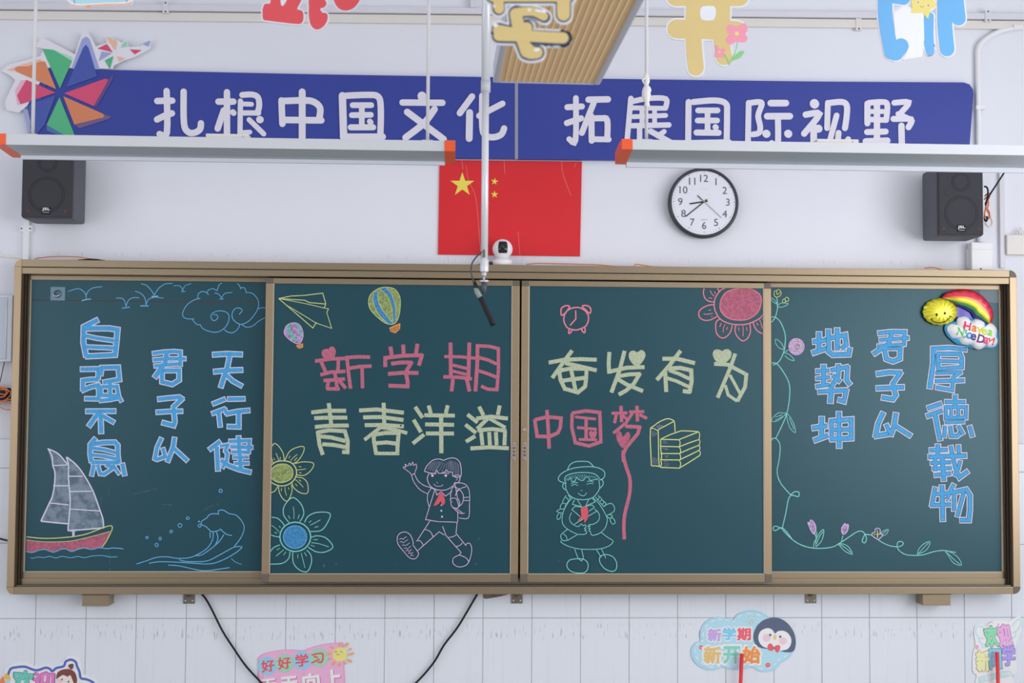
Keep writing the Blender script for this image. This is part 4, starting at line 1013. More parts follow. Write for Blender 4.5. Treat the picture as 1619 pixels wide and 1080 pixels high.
# ------------------------------------------------------------------ clock
cc = P(1113, 320.3, -.045); kpm = (CAM-P(1113, 320, -.045)).length/F_PX
ck = thing('wall_clock', (cc.x, 0, cc.z), 'round black-rimmed clock with white face right of the red flag', 'clock')
RO = 57.3*5.13/F_PX
MB().lathe((cc.x, 0, cc.z), [(RO*.97, .001), (RO, .02), (RO, .034), (RO*.965, .044), (RO*.925, .044), (RO*.905, .0405), (RO*.90, .036)], 'y', 64).build('rim', mat('clock_rim', C(52, 54, 62), rough=.3), ck)
MB().prism([(cc.x+RO*.905*math.cos(2*math.pi*k/64), cc.z+RO*.905*math.sin(2*math.pi*k/64)) for k in range(64)], -.0385, -.0355).build('dial', mat('dial', C(216, 218, 240), rough=.4), ck)
DG = mat('dial_print', C(84, 82, 94), rough=.5)
yd = -.0394
fc = P(1113.3, 319.2, yd); kk = 5.14/F_PX
for h in range(1, 13):
    a = math.radians(90-30*h); r = 38.5*kk
    text_mesh(str(h), (fc.x+r*math.cos(a), 0, fc.z+r*math.sin(a)*.99), 11.6*kk, yd, DG, ck, 'numeral')
mb = MB()
for k in range(60):
    a = math.radians(6*k); big = k % 5 == 0; r1 = 49.5*kk; l = .0035 if big else .0028; wd = .0032 if big else .0011
    d = Vector((math.cos(a), 0, math.sin(a))); n = Vector((-d.z, 0, d.x)); c = Vector((fc.x, yd, fc.z))
    mb.add([c+d*r1+n*wd/2, c+d*(r1-l)+n*wd/2, c+d*(r1-l)-n*wd/2, c+d*r1-n*wd/2], [(0, 1, 2, 3)])
mb.build('minute_marks', DG, ck)
for t, dy, hh in (('MARK', 21.5, 2.6), ('QUARTZ', -29, 2.2)):
    text_mesh('· · · ·' if t == 'MARK' else t, (fc.x, 0, fc.z+dy*kk), (1.2 if t == 'MARK' else hh)*kk, yd, mat('dial_print_pale', C(150, 150, 165)), ck, 'dial_lettering', width=11*kk)
for nm, (tx, ty), (bx, by), wd, yy, m_ in (('hour_hand', (1090.6, 322.2), (1119, 318), 2.0, -.0410, M_BLACK), ('minute_hand', (1084, 342.5), (1118, 315.2), 1.5, -.0422, M_BLACK), ('second_hand', (1141, 344.5), (1103, 309), 0.55, -.0434, M_BLACK)):
    mb = MB(); flat(mb, ribbon2d([(tx, ty), (bx, by)], wd), CROP['X'], yy, .0006)
    if nm == 'second_hand':
        flat(mb, ribbon2d([(1103, 309), (1110.5, 316.5)], 1.3), CROP['X'], yy-.0002, .0004)
    mb.build(nm, m_, ck)
q = P(1113, 319, -.038); MB().lathe((q.x, -.0385, q.z), [(.004, 0), (.004, .006), (0, .0065)], 'y', 12).build('centre_pin', mat('brass', C(190, 170, 90), metal=.6, rough=.3), ck)

# ------------------------------------------------------------------ speakers
M_SPK = mat('speaker_grey', C(80, 82, 90), rough=.55)
M_GRL = mat('speaker_grille', C(56, 56, 62), rough=.8, noise=.3, nscale=700, bump=.3)


def speaker(fx0, fx1, ytop, ybot, label, side):
    yf, yb = -.205, -.03
    a, b = P(fx0, ytop, yf), P(fx1, ybot, yf)
    root = thing('wall_speaker', ((a.x+b.x)/2, -.03, b.z), label, 'speaker', 'speakers beside the banner')
    MB().box(a.x, b.x, yf+.012, yb, b.z, a.z, .012).build('cabinet', M_SPK, root)
    MB().box(a.x+.004, b.x-.004, yf, yf+.014, b.z+.004, a.z-.004, .006).build('grille', M_GRL, root)
    cx = (a.x+b.x)/2
    for (dz, r, nm) in ((.092, .060, 'woofer'), (.217, .029, 'tweeter')):
        MB().lathe((cx, yf, b.z+dz), [(r+.010, -.002), (r+.008, .0014), (r+.004, -.0015), (r, .0012), (r-.003, -.001), (r*.5, -.001), (0, -.0008)], 'y', 40).build(nm, mat('speaker_cone', C(38, 38, 44), rough=.8), root)
    if side > 0:
        MB().lathe((cx-.050, yf, b.z+.178), [(.02, -.002), (.019, .0006), (.017, -.001), (0, -.001)], 'y', 24).build('port', mat('speaker_cone', C(50, 50, 56)), root)
    for dx in (-1, 1):
        MB().lathe((cx+dx*.072, yf, b.z+.028), [(.006, -.001), (.005, .001), (0, .001)], 'y', 10).build('grille_peg', mat('peg', C(110, 50, 48)), root)
    MB().box(cx-.017, cx+.017, yf-.002, yf, b.z+.016, b.z+.044, .002).build('badge', M_BLACK, root)
    text_mesh('JSL', (cx, 0, b.z+.034), .013, yf-.0026, M_WHITEP, root, 'badge_lettering', bold=.03, width=.030)
    MB().box(cx-.012, cx+.012, yf-.0026, yf-.002, b.z+.021, b.z+.024).build('badge_line', mat('badge_grey', C(140, 140, 145)), root)
    MB().box(cx-.03, cx+.03, -.031, -.0005, b.z+.10, b.z+.20).build('wall_bracket', M_BLACK, root)
    return root


speaker(34, 114.5, 236, 345.5, 'dark grey wall speaker at the left, partly behind the left lamp', -1)
speaker(1482, 1557, 262, 373.5, 'dark grey wall speaker at the right with cables behind it', 1)
root = thing('speaker_cables', P(1563, 320, -.05), 'orange and black cables bundled behind the right speaker', 'cable')
mb = MB()
for s in ('1556,345 1558,330 1561,320 1564,312 1565,305', '1556,338 1561,330 1565,342 1562,346 1556,340', '1556,350 1563,343 1564,335 1558,328', '1557,310 1562,306 1566,306', '1556,316 1560,312 1563,322 1560,332'):
    mb.tube([P(x, y, -.05-.01*rnd.random()) for x, y in smooth(pts(s))], .0028, 6)
mb.build('orange_wire', M_ORC, root)
mb = MB()
for s in ('1556,295 1560,296 1562,302 1561,312 1558,325', '1589,271 1578,288 1565,308 1558,322', '1556,345 1559,350 1561,346 1560,342'):
    mb.tube([P(x, y, -.07) for x, y in smooth(pts(s))], .0036, 8)
mb.build('black_wire', M_BLACK, root)
MB().tube([P(x, y, -.04) for x, y in smooth(pts('1560,330 1567,345 1569,353 1564,359 1558,353'))], .004, 8).build('grey_wire', M_CREAMP, root)

# ------------------------------------------------------------------ cables lying on the board
def lie(name, s, m, r, label, Y=-.06, dz=0.0):
    q = smooth(pts(s)); v = [P(x, y, Y) for x, y in q]
    v = [Vector((p.x, Y, max(p.z, Z1+r+.0006))) for p in v]
    root = thing(name, v[len(v)//2], label, 'cable'); MB().tube(v, r, 8).build('cable', m, root); return root


r1 = lie('orange_cable', '55,409 70,407 90,405.5 120,406 135,408 150,411', M_ORC, .002, 'orange cable with a black plug lying on the board top, left end')
q = P(147, 408, -.06); MB().tube([(q.x-.06, -.06, Z1+.004), (q.x-.01, -.06, Z1+.006), (q.x+.015, -.06, Z1+.005), (q.x+.05, -.06, Z1+.003)], [.002, .005, .005, .0015], 8).build('plug', M_BLACK, r1)
lie('orange_cable', '832,418 850,416.5 880,417 940,418.5 960,420 1000,423 1005,418 1020,420 1045,424', M_ORC, .0022, 'long orange cable lying on the board top beside the camera')
lie('orange_cable', '1462,424 1475,423 1488,426 1495,429', M_ORC, .0024, 'short orange cable end on the board top below the right speaker')
lie('black_cable', '752,420 762,417 772,415 782,414', M_BLACK, .002, 'thin black lead plugged into the white camera')

# security camera
cb = P(794.5, 408, -.055)
wc = thing('security_camera', (cb.x, -.055, Z1), 'round white camera with black face standing on the board top', 'camera')
MB().lathe((cb.x, -.055, Z1+.0005), [(.034, 0), (.040, .002), (.040, .020), (.036, .024), (.027, .025), (.027, .034)], 'z', 40).build('base', M_WHITEP, wc)
bm_ = MB(); cz = Z1+.068; RB = .0405
bm_.lathe((cb.x, -.055, cz), [(RB*math.sin(math.radians(a))+1e-7, -RB*math.cos(math.radians(a))) for a in range(0, 181, 10)], 'z', 40); bm_.build('head', M_WHITEP, wc)
fv = MB(); n = 9
g = []
for i in range(n):
    for j in range(n):
        u = -.48+.96*i/(n-1); v = -.62+1.22*j/(n-1)
        rr = RB+.0012
        if abs(u) > .40 and abs(v) > .5:
            u *= .9
        v += .12
        g.append((cb.x+rr*math.sin(u)*math.cos(v), -.055-rr*math.cos(u)*math.cos(v), cz+rr*math.sin(v)))
fv.sm = True
fv.add(g, [(i*n+j, (i+1)*n+j, (i+1)*n+j+1, i*n+j+1) for i in range(n-1) for j in range(n-1)])
fv.build('face_plate', mat('gloss_black', C(22, 22, 26), rough=.12), wc)
MB().lathe((cb.x-.003, -.0955, cz+.006), [(.008, 0), (.007, .002), (0, .0015)], 'y', 20).build('lens', mat('lens', C(34, 36, 48), rough=.05), wc)
MB().lathe((cb.x-.003, -.0955, cz-.012), [(.0012, 0), (0, .002)], 'y', 8).build('indicator', mat('led_green', C(190, 210, 110)), wc)
MB().box(cb.x-.055, cb.x-.040, -.062, -.050, Z1+.004, Z1+.011, .001).build('plug', M_BLACK, wc)

# ------------------------------------------------------------------ suspended board lamps
M_ALU = mat('lamp_body', C(196, 199, 203), rough=.4, metal=.1)
M_ALU_SHADE = mat('lamp_slope_shaded', C(158, 166, 172), rough=.35, metal=.2)  # body metal darkened: shade of the down-facing slope put into the colour
M_ORG = mat('orange_cap', C(228, 88, 40), rough=.4)


def lamp(xa, xb, refx, ys, label, rods, box, tape=False):
    yf = -.95; dy = .150
    zt, zm = P(refx, ys[0], yf).z, P(refx, ys[1], yf).z
    zs, zl = P(refx, ys[2], yf+dy).z, P(refx, ys[3], yf+dy+.004).z
    x0, x1 = P(xa, ys[0], yf).x, P(xb, ys[0], yf).x
    root = thing('board_lamp', ((x0+x1)/2, yf, zt), label, 'lamp', 'lamps hanging in front of the blackboard')
    MB().xprism([(yf, zt), (yf, zm), (yf+dy, zs), (yf+dy, zl), (yf+dy+.02, zl), (yf+dy+.03, zt-.01), (yf+.09, zt)][::-1], x0, x1).build('housing', M_ALU, root)
    MB().xprism([(yf-.0008, zm), (yf+dy-.001, zs), (yf+dy, zs+.001), (yf, zm+.0008)][::-1], x0+.001, x1-.001).build('sloping_reflector', M_ALU_SHADE, root)
    MB().box(x0, x1, yf+dy-.002, yf+dy+.006, zl-.002, zs).build('lip', mat('lamp_lip', C(208, 212, 220), rough=.4), root)
    cw = .036
    for s, xe in ((-1, x0), (1, x1)):
        c0, c1 = (xe-cw, xe) if s < 0 else (xe, xe+cw)
        mb = MB().xprism([(yf-.003, zt+.001), (yf-.003, zm), (yf+dy, zs-.002), (yf+dy+.03, zs-.002), (yf+dy+.035, zt-.01), (yf+.09, zt+.002)][::-1], c0, c1)
        mb.build('end_cap', M_ORG, root, 'orange plastic end cap')
    for k, rx in enumerate(rods):
        q = P(rx, ys[0], yf+.045)
        r = MB().tube([(q.x, yf+.045, zt), (q.x, yf+.045, ZC)], .006, 12).build('hanging_rod', mat('rod_white', C(206, 206, 208), rough=.35), root)
        MB().box(q.x-.018, q.x+.018, yf+.03, yf+.06, zt, zt+.009, .001).build('rod_foot', M_STEEL, r)
        if tape and k == 0:
            zq = P(rx, 142, yf+.045).z
            m2 = MB(); n_ = 16
            pth = [(q.x+rnd.uniform(-.002, .002), yf+.045, zq+.058-.116*i/n_) for i in range(n_+1)]
            m2.tube(pth, [.007+.005*rnd.random()+(.004 if 6 < i < 14 else 0) for i in range(n_+1)], 9)
            m2.tube([(q.x-.004, yf+.038, zq+.04), (q.x-.016, yf+.03, zq+.03), (q.x-.012, yf+.035, zq+.022)], .003, 6)
            m2.build('tape_wrap', mat('tape', C(222, 220, 216), rough=.7, bump=.5, nscale=80), r)
    if box:
        a, b = P(box[0], ys[0], yf+.04), P(box[1], ys[0], yf+.04)
        bx = MB().box(a.x, b.x, yf+.02, yf+.07, zt+.0005, zt+.0165, .003).build('driver_box', M_CREAMP, root)
        MB().lathe((b.x-.02, yf+.02, zt+.007), [(.004, 0), (.003, .001), (0, .001)], 'y', 10).build('screw', M_STEEL, bx)
    return root


lamp(9, 703, 356, (217.2, 234, 250.6, 255.6), 'left white board lamp with orange end caps hanging before the banner', (51.5, 676), (327, 395))
lamp(1000, 1690, 1310, (225.2, 241.2, 261.4, 268.2), 'right white board lamp with orange end cap hanging before the banner', (1022, 1668), (1289, 1355), True)

# ------------------------------------------------------------------ central pole with microphone
yp = -1.05
mp = thing('microphone_pole', P(767, 0, yp), 'white ceiling pole with a black microphone hanging before the blackboard centre', 'microphone pole')
px_ = lambda x, y: P(x, y, yp)
r0 = 7.0*4.15/F_PX; r1_ = 5.6*4.15/F_PX
za, zb_, zc_ = px_(767, 128).z, px_(767, 146).z, px_(767, 413).z
xp = px_(767, 250).x
M_POLE = mat('pole_white', C(206, 208, 212), rough=.3, metal=.15)
MB().tube([(xp, yp, ZC), (xp, yp, za)], r0, 20).build('upper_tube', M_POLE, mp)
MB().tube([(xp, yp, za+.001), (xp, yp, zb_)], r0*1.10, 20).build('collar', mat('collar_grey', C(186, 188, 192), rough=.35), mp)
MB().tube([(xp, yp, zb_), (xp, yp, zc_)], r1_, 20).build('lower_tube', M_POLE, mp)
MB().lathe((xp, yp, ZC-.02), [(.04, 0), (.04, .02)], 'z', 24).build('ceiling_flange', M_POLE, mp)
zd = px_(767, 430).z
MB().lathe((xp, yp, zd), [(r1_*1.15, 0), (r1_*1.2, .003), (r1_*1.2, zc_-zd+.004), (r1_, zc_-zd+.006)], 'z', 20).build('end_sleeve', M_POLE, mp)
ze = px_(767, 437.5).z; zf = px_(767, 443).z; zg = px_(767, 446.5).z
MB().lathe((xp-.001, yp, zg), [(.0155, 0), (.0155, zf-zg), (.0035, zf-zg), (.0035, ze-zg), (.0085, ze-zg), (.0085, zd-zg)], 'z', 20).build('screw_clamp', M_STEEL, mp)
MB().tube([px_(766, 446.5), px_(765, 455), px_(766, 464)], [.010, .0095, .007], 12).build('clip', mat('clip_grey', C(70, 72, 82), rough=.4), mp)
MB().tube([px_(757, 467), px_(762, 475), px_(766, 484), px_(771, 495), px_(775.5, 504), px_(777.5, 508), px_(780, 515)], [.0085, .0085, .0088, .0088, .0092, .0095, .0088], 14).build('microphone', M_BLACK, mp)
MB().tube([px_(752, 455), px_(755, 463), px_(759, 470)], [.007, .0095, .009], 12).build('connector', mat('connector_green', C(132, 142, 132), rough=.4), mp)
MB().tube([px_(749.5, 444), px_(752, 452), px_(753.5, 456)], [.005, .007, .0075], 10).build('cable_boot', M_BLACK, mp)
MB().tube([px_(x, y) + Vector((0, -.006, 0)) for x, y in smooth(pts('766,397 760,400 752,408 746,418 745,430 747,440 750,447'))], .0026, 8).build('lead', mat('lead_grey', C(66, 66, 70)), mp)
q = px_(765, 402)
MB().box(q.x-.004, q.x+.004, yp-r1_-.0006, yp-r1_+.004, q.z-.012, q.z+.014, .0015).build('cable_slot', M_CORNER, mp)

# ------------------------------------------------------------------ black cable hanging under the board
root = thing('hanging_cable', P(560, 1000, -.03), 'black cable drooping below the blackboard on both sides of the pink sign', 'cable')
MB().tube([P(x, y, -.022) for x, y in smooth(pts('318,938 326,948 336,966 352,998 370,1026 388,1052 408,1074 440,1105 500,1128 560,1130 610,1115 652,1085 684,1050 702,1020 722,994 738,968 756,937'))], .0042, 8).build('cable', M_BLACK, root)

# ------------------------------------------------------------------ ceiling grid luminaire
yfar, ynear = -1.5, -2.7
a, b = P(779.5, 133, yfar), P(948.5, 133, yfar); zl = (a.z+b.z)/2
gl = thing('grid_light', ((a.x+b.x)/2, yfar, zl), 'long white hanging light with a golden louvre grid beside the pole', 'light')
W2 = (b.x-a.x)/2; cx = (a.x+b.x)/2; LL = 1.2
M_GOLD = mat('gold_louvre', (0.95, 0.70, 0.40, 1), rough=.5)
M_LH = mat('light_housing', C(176, 178, 186), rough=.45)


def rb(mb, x0, x1, y0, y1, z0, z1, bev=0):
    mb.box(x0, x1, y0, y1, z0, z1, bev)


rim = .018
mb = MB(); mb.box(cx-W2, cx-W2+rim, yfar-LL, yfar, zl, zl+.06, .004); mb.box(cx+W2-rim, cx+W2, yfar-LL, yfar, zl, zl+.06, .004)
mb.box(cx-W2+rim, cx+W2-rim, yfar-rim*.5, yfar, zl, zl+.06, .002); mb.box(cx-W2+rim, cx+W2-rim, yfar-LL, yfar-LL+rim*.5, zl, zl+.06, .002)
mb.box(cx-W2+.004, cx+W2-.004, yfar-LL+.004, yfar-.004, zl+.055, zl+.064)
h_ = mb.build('housing', M_LH, gl)
mb = MB(); nb = 15
for k in range(1, nb+1):
    xx = cx-W2+rim+(2*W2-2*rim)*k/(nb+1)
    mb.box(xx-.0012, xx+.0012, yfar-LL+rim*.5, yfar-rim*.5, zl+.002, zl+.009)
o_ = mb.build('long_blades', mat('pale_blade', (0.95, 0.84, 0.62, 1), rough=.5), gl); o_['kind'] = 'stuff'
mb = MB(); n_ = 84
for k in range(n_):
    yy = yfar-rim*.5-.006-(LL-rim-.006)*k/n_
    mb.box(cx-W2+rim, cx+W2-rim, yy-.0009, yy+.0009, zl+.003, zl+.006)
o_ = mb.build('cross_blades', M_GOLD, gl); o_['kind'] = 'stuff'
MB().box(cx-W2+rim, cx+W2-rim, yfar-LL+rim*.5, yfar-rim*.5, zl+.0095, zl+.014).build('reflector', mat('gold_reflector', (0.95, 0.70, 0.40, 1), rough=.5), gl)
for yy in (yfar-.25, yfar-.95):
    MB().tube([(cx, yy, zl+.06), (cx, yy, ZC)], .0015, 6).build('wire', M_STEEL, gl)
gl.rotation_euler = (0, 0, math.radians(1.0))

# ------------------------------------------------------------------ hanging cut-out letters
M_FOAM = mat('foam_edge', C(216, 219, 225), rough=.6)


def cutout(name, label, cat, Y, crop, shapes, margin, group, top):
    """shapes: (kind, colour, width, strokes); all drawn over one white foam board that follows them"""
    x0, y0, s = crop
    xs = []
    back = MB(); prints = []
    for kind, m, wd, st in shapes:
        for q in st.split('|'):
            ww = wd
            if ':' in q:
                a, q = q.split(':'); ww = float(a)
            q = pts(q)
            if kind == 'F':
                q = smooth(q, True, 4); polys = fill2d(q); outl = ribbon2d(q+q[:2], 2*margin)
            elif kind == 'f':
                polys = fill2d(q); outl = ribbon2d(q+q[:2], 2*margin)
            elif kind == 's':
                q = smooth(q, k=4); polys = ribbon2d(q, ww, 'round'); outl = ribbon2d(q, ww+2*margin, 'round')
            elif kind == 'i':      # printed only
                q = smooth(q, True, 4); polys = fill2d(q); outl = []
            elif kind == 'j':
                q = smooth(q, k=4) if len(q) > 2 else q; polys = ribbon2d(q, ww, 'round'); outl = []
            if kind in 'Fsf':
                flat(back, polys, crop, Y, .005); flat(back, outl, crop, Y, .005)
            prints.append((m, polys))
            xs += q
    cxp = x0+sum(q[0] for q in xs)/len(xs)/s
    c = P(cxp, top, Y)
    root = thing(name, c, label, cat, group)
    back.build('foam_board', M_FOAM, root)
    ms = []; 
    for m, _ in prints:
        if m not in ms:
            ms.append(m)
    mb = MB(); z = Y-.0003
    for m, polys in prints:
        mb.mi = ms.index(m); z -= .0001; flat(mb, polys, crop, z)
    mb.build('print', ms, root)
    for dx in (-.04, .05):
        MB().tube([(c.x+dx, Y+.002, c.z), (c.x+dx, Y+.002, ZC)], .0007, 5).build('string', M_WHITEP, root)
    return root


GRP = 'cut-out characters hanging from the ceiling'
mR = mat('letter_red', C(216, 78, 86), rough=.5); mYl = mat('letter_yellow', C(206, 184, 124), rough=.5); mNv = mat('letter_navy', C(58, 72, 98), rough=.5)
mBl = mat('letter_blue', C(98, 164, 214), rough=.5); mHi = mat('letter_white', C(236, 236, 240), rough=.5); mFl = mat('flower_pink', C(226, 144, 164)); mGr = mat('stem_green', C(128, 190, 128)); mSt = mat('star_yellow', C(216, 202, 118))
cutout('hanging_letter', 'hanging red cut-out character with white edge, lower part in view', 'cut-out letter', -1.75, (400, 0, 9), [
    ('F', mR, 0, '170,55 140,120 135,200 150,280 240,298 400,318 600,340 680,335 715,280 715,190 690,150 630,130 650,80 700,-20 780,-200 300,-260 220,-150 245,-20 240,50'),
    ('F', mR, 0, '800,-20 795,100 795,230 820,350 880,415 940,415 1010,370 1055,290 1060,210 1020,180 990,182 955,125 1010,105 1045,60 1030,10 990,-40 900,-120'),
    ('F', mR, 0, '1150,-40 1160,30 1200,100 1270,145 1350,148 1430,115 1490,50 1515,-20 1450,-130 1250,-150'),
    ('i', M_FOAM, 0, '395,-60 398,60 425,82 460,40 500,-60 450,-90')], 20, GRP, -6)
cutout('hanging_letter', 'hanging mustard cut-out character with navy outline before the grid light', 'cut-out letter', -2.85, (760, 0, 7.715), [
    ('s', mNv, 160, '200,-60 220,110|192:1010,-60 1010,180|202:150,-60 1060,-60'),
    ('s', mNv, 170, '215,360 620,455 1010,470|184:430,160 460,360 560,640|142:450,150 640,150 780,210'),
    ('s', mNv, 182, '580,600 600,650 690,640'), ('s', mNv, 172, '560,330 470,430|170:220,440 600,450 1010,470'),
    ('j', mYl, 128, '205,-60 225,105|160:1010,-60 1010,175|165:150,-62 1060,-62'),
    ('j', mYl, 136, '215,370 620,440 1005,462|150:430,170 470,360 560,630|108:450,150 640,140 770,200'),
    ('j', mYl, 148, '580,600 600,645 685,640'), ('j', mYl, 140, '560,340 470,430|130:220,435 600,445 1005,465'),
    ('j', mNv, 14, '545,248 610,235 680,262|650,525 660,560 700,572'),
    ('j', mHi, 40, '590,118 592,120|32:680,128 785,142|44:175,310 190,305|40:670,608 700,606|26:160,70 162,80')], 22, GRP, -10)
cutout('hanging_letter', 'hanging pale yellow cut-out character decorated with two pink flowers', 'cut-out letter', -1.35, (1040, 0, 8.306), [
    ('s', mYl, 220, '230,-30 1080,-30|250:250,380 1030,400|210:480,-30 470,500 500,890|210:850,-30 840,500 870,750'),
    ('i', M_FOAM, 0, '575,95 750,95 735,255 575,250'),
    ('i', mFl, 0, '1035,350 990,330 950,320 905,360 910,420 940,450 900,500 900,560 950,585 1010,560 1040,545 1100,560 1160,545 1178,490 1150,450 1178,400 1165,330 1130,305 1080,330'),
    ('i', mSt, 0, '1038,410 1068,440 1038,472 1008,440'),
    ('i', mFl, 0, '795,620 775,595 750,620 760,660 748,740 790,755 830,750 865,750 860,700 890,660 860,630 825,650'), ('i', mSt, 0, '812,668 825,684 812,700 798,684'),
    ('j', mGr, 14, '1042,550 1030,640 985,760 935,850|870,715 910,770 935,850'), ('i', mGr, 0, '970,795 1020,720 1070,675 1125,668 1128,700 1080,760 1020,785')], 20, GRP, -8)
cutout('hanging_letter', 'hanging sky blue cut-out character with a smiling yellow star', 'cut-out letter', -1.3, (1370, 0, 9.523), [
    ('s', mBl, 215, '280,-60 290,300 380,790|230:520,690 440,800'), ('s', mBl, 190, '280,-60 560,-20'),
    ('s', mBl, 130, '930,250 915,500 955,765|110:960,250 955,500 965,780'), ('s', mBl, 220, '1180,-60 1180,350 1215,740|210:1350,-60 1390,280'),
    ('f', M_FOAM, 0, '400,200 560,90 860,200 870,600 820,840 560,880 640,700 540,590 440,600'),
    ('j', mBl, 215, '280,-60 290,300 375,790|230:520,690 430,800'),
    ('f', mSt, 0, '660,-40 985,-20 1070,75 965,145 925,290 850,195 670,200 685,90'),
    ('j', mHi, 40, '772,38 773,39|40:925,82 926,83'), ('j', mat('eye_blue', C(90, 96, 176)), 26, '775,36 776,37|26:928,80 929,81'), ('j', mat('smile', C(150, 130, 90)), 7, '810,90 830,105 860,105')], 20, GRP, -8)
cutout('hanging_sign', 'hanging sign edge with an orange and blue border, top left', 'sign', -1.7, (90, 0, 8), [
    ('f', mat('sign_orange', C(236, 168, 148)), 0, '160,-60 180,85 600,78 940,55 960,-60'), ('i', mHi, 0, '190,-60 210,62 600,52 915,35 935,-60'), ('i', mat('sign_sky', C(172, 212, 228)), 0, '215,-50 235,42 600,35 890,15 905,-50'),
    ('j', mat('sign_blue', C(120, 140, 216)), 12, '205,-50 225,45|890,-50 880,20'), ('i', mat('sign_star', C(240, 160, 100)), 0, '395,55 415,70 440,70 420,90 425,110 400,98 375,108 382,85 365,68 390,68')], 8, None, -8)

# ------------------------------------------------------------------ wall stickers
def sticker(name, label, Y, cx, cy):
    return thing(name, P(cx, cy, Y), label, 'sticker')


def layer(root, name, crop, Y, shapes, thick=0.0, label=None):
    ms = []; mb = MB(); z = Y
    for kind, m, wd, st in shapes:
        if m not in ms:
            ms.append(m)
        mb.mi = ms.index(m)
        for q in st.split('|'):
            ww = wd
            if ':' in q:
                a, q = q.split(':'); ww = float(a)
            q = pts(q); z -= .00006
            if kind == 'F':
                polys = fill2d(smooth(q, True, 4))
            elif kind == 'f':
                polys = fill2d(q)
            elif kind == 's':
                polys = ribbon2d(smooth(q, k=4), ww, 'round')
            elif kind == 'z':
                q = smooth(q, True, 4); polys = ribbon2d(q+q[:2], ww)
            elif kind == 'd':
                (cx, cy), (r, asp) = q; polys = fill2d(circ(cx, cy, r, r*asp, 24))
            flat(mb, polys, crop, z, thick)
    return mb.build(name, ms, root, label)


def stext(root, body, crop, x, y, h, Y, m, bold=.02, rot=0, width=None, halo=None, name='lettering'):
    c = P(crop[0]+x/crop[2], crop[1]+y/crop[2], Y); k = 5.17/F_PX/crop[2]
    if halo:
        text_mesh(body, c, h*k*1.12, Y+.0003, halo[0], root, 'lettering_edge', rot, halo[1], None if width is None else width*k*1.12)
    return text_mesh(body, c, h*k, Y, m, root, name, rot, bold, None if width is None else width*k)


YW = -.0075
mW = mat('sticker_white', C(232, 232, 238), rough=.4)
# cloud with penguin face
S3 = (1085, 960, 8.994)
st = sticker('cloud_sticker', 'pale blue cloud-shaped sticker with a penguin face and coloured characters', YW, 1175, 1012)
cloud = '660,180 720,110 820,60 930,45 1050,65 1160,130 1230,210 1400,300 1540,420 1550,560 1510,640 1480,700 1420,750 1340,790 1300,850 1230,900 1130,918 1030,905 960,860 900,860 820,880 740,890 640,880 560,865 510,850 450,880 370,895 270,880 170,830 100,750 68,650 85,560 140,500 200,475 195,380 230,270 300,190 390,150 480,140 570,155'
layer(st, 'cut_out', S3, YW-.003, [('F', mat('cloud_blue_edge', C(166, 208, 240)), 0, cloud)], .003)
layer(st, 'cloud_print', S3, YW-.0034, [('F', mat('cloud_blue', C(172, 212, 246)), 0, ' '.join('%g,%g' % (790+(a-790)*.95, 480+(b-480)*.93) for a, b in pts(cloud)))])
dash = []
cq = smooth([(790+(a-790)*.93, 480+(b-480)*.90) for a, b in pts(cloud)], True, 4)
mb = MB(); acc = 0
for i in range(0, len(cq)-3, 5):
    flat(mb, ribbon2d([cq[i], cq[i+2]], 14, 'round'), S3, YW-.0037)
mb.build('stitching', mW, st)
mPg = mat('penguin_slate', C(84, 96, 120), rough=.45)
layer(st, 'penguin_print', S3, YW-.0040, [
    ('F', mPg, 0, '1250,150 1350,170 1450,240 1530,360 1558,480 1545,590 1500,640 1400,640 1330,622 1200,600 1060,580 985,530 955,450 965,350 1020,250 1120,175'),
    ('F', mW, 0, '1150,298 1220,320 1262,375 1300,345 1370,335 1440,365 1490,440 1490,520 1450,590 1380,615 1280,620 1170,590 1090,560 1040,500 1025,420 1060,340'),
    ('d', mat('blush', C(242, 196, 206)), 0, '1142,438 56,1|1376,482 56,.95'), ('d', mPg, 0, '1194,396 18,1|1336,420 18,1'), ('F', mat('beak', C(228, 190, 120)), 0, '1268,388 1285,430 1262,468 1235,430'),
    ('F', mat('bow_red', C(222, 96, 104)), 0, '1190,515 1225,535 1245,570 1275,545 1320,540 1338,570 1320,630 1285,645 1250,600 1215,625 1165,605 1155,555'),
    ('s', mPg, 6, '1240,560 1225,580 1240,600|1262,560 1262,600')])
for bd, x, y, c in (('新', 402, 395, (190, 160, 214)), ('学', 610, 380, (124, 196, 228)), ('期', 822, 385, (226, 96, 110))):
    stext(st, bd, S3, x, y, 165, YW-.0046, mat('stk_%d' % c[0], C(*c)), .045, width=185, halo=(mW, .09))
for bd, x, y, c in (('新', 372, 680, (216, 184, 120)), ('开', 650, 680, (128, 204, 182)), ('始', 930, 680, (232, 144, 76))):
    stext(st, bd, S3, x, y, 225, YW-.0046, mat('stk_%d' % c[0], C(*c)), .045, width=235, halo=(mW, .09))
layer(st, 'small_flowers', S3, YW-.0040, [('d', mat('stk_226', C(226, 120, 140)), 0, '212,572 30,1.0|1162,825 34,1.0'), ('d', mat('stk_216', C(230, 190, 120)), 0, '212,572 10,1|1162,825 10,1'), ('s', mat('stk_216', C(230, 190, 120)), 7, '900,200 925,185 950,205 935,240 905,235 900,205|880,130 905,150|960,125 980,135|985,180 1000,185|850,205 870,208|990,235 1010,245|900,270 905,285')])

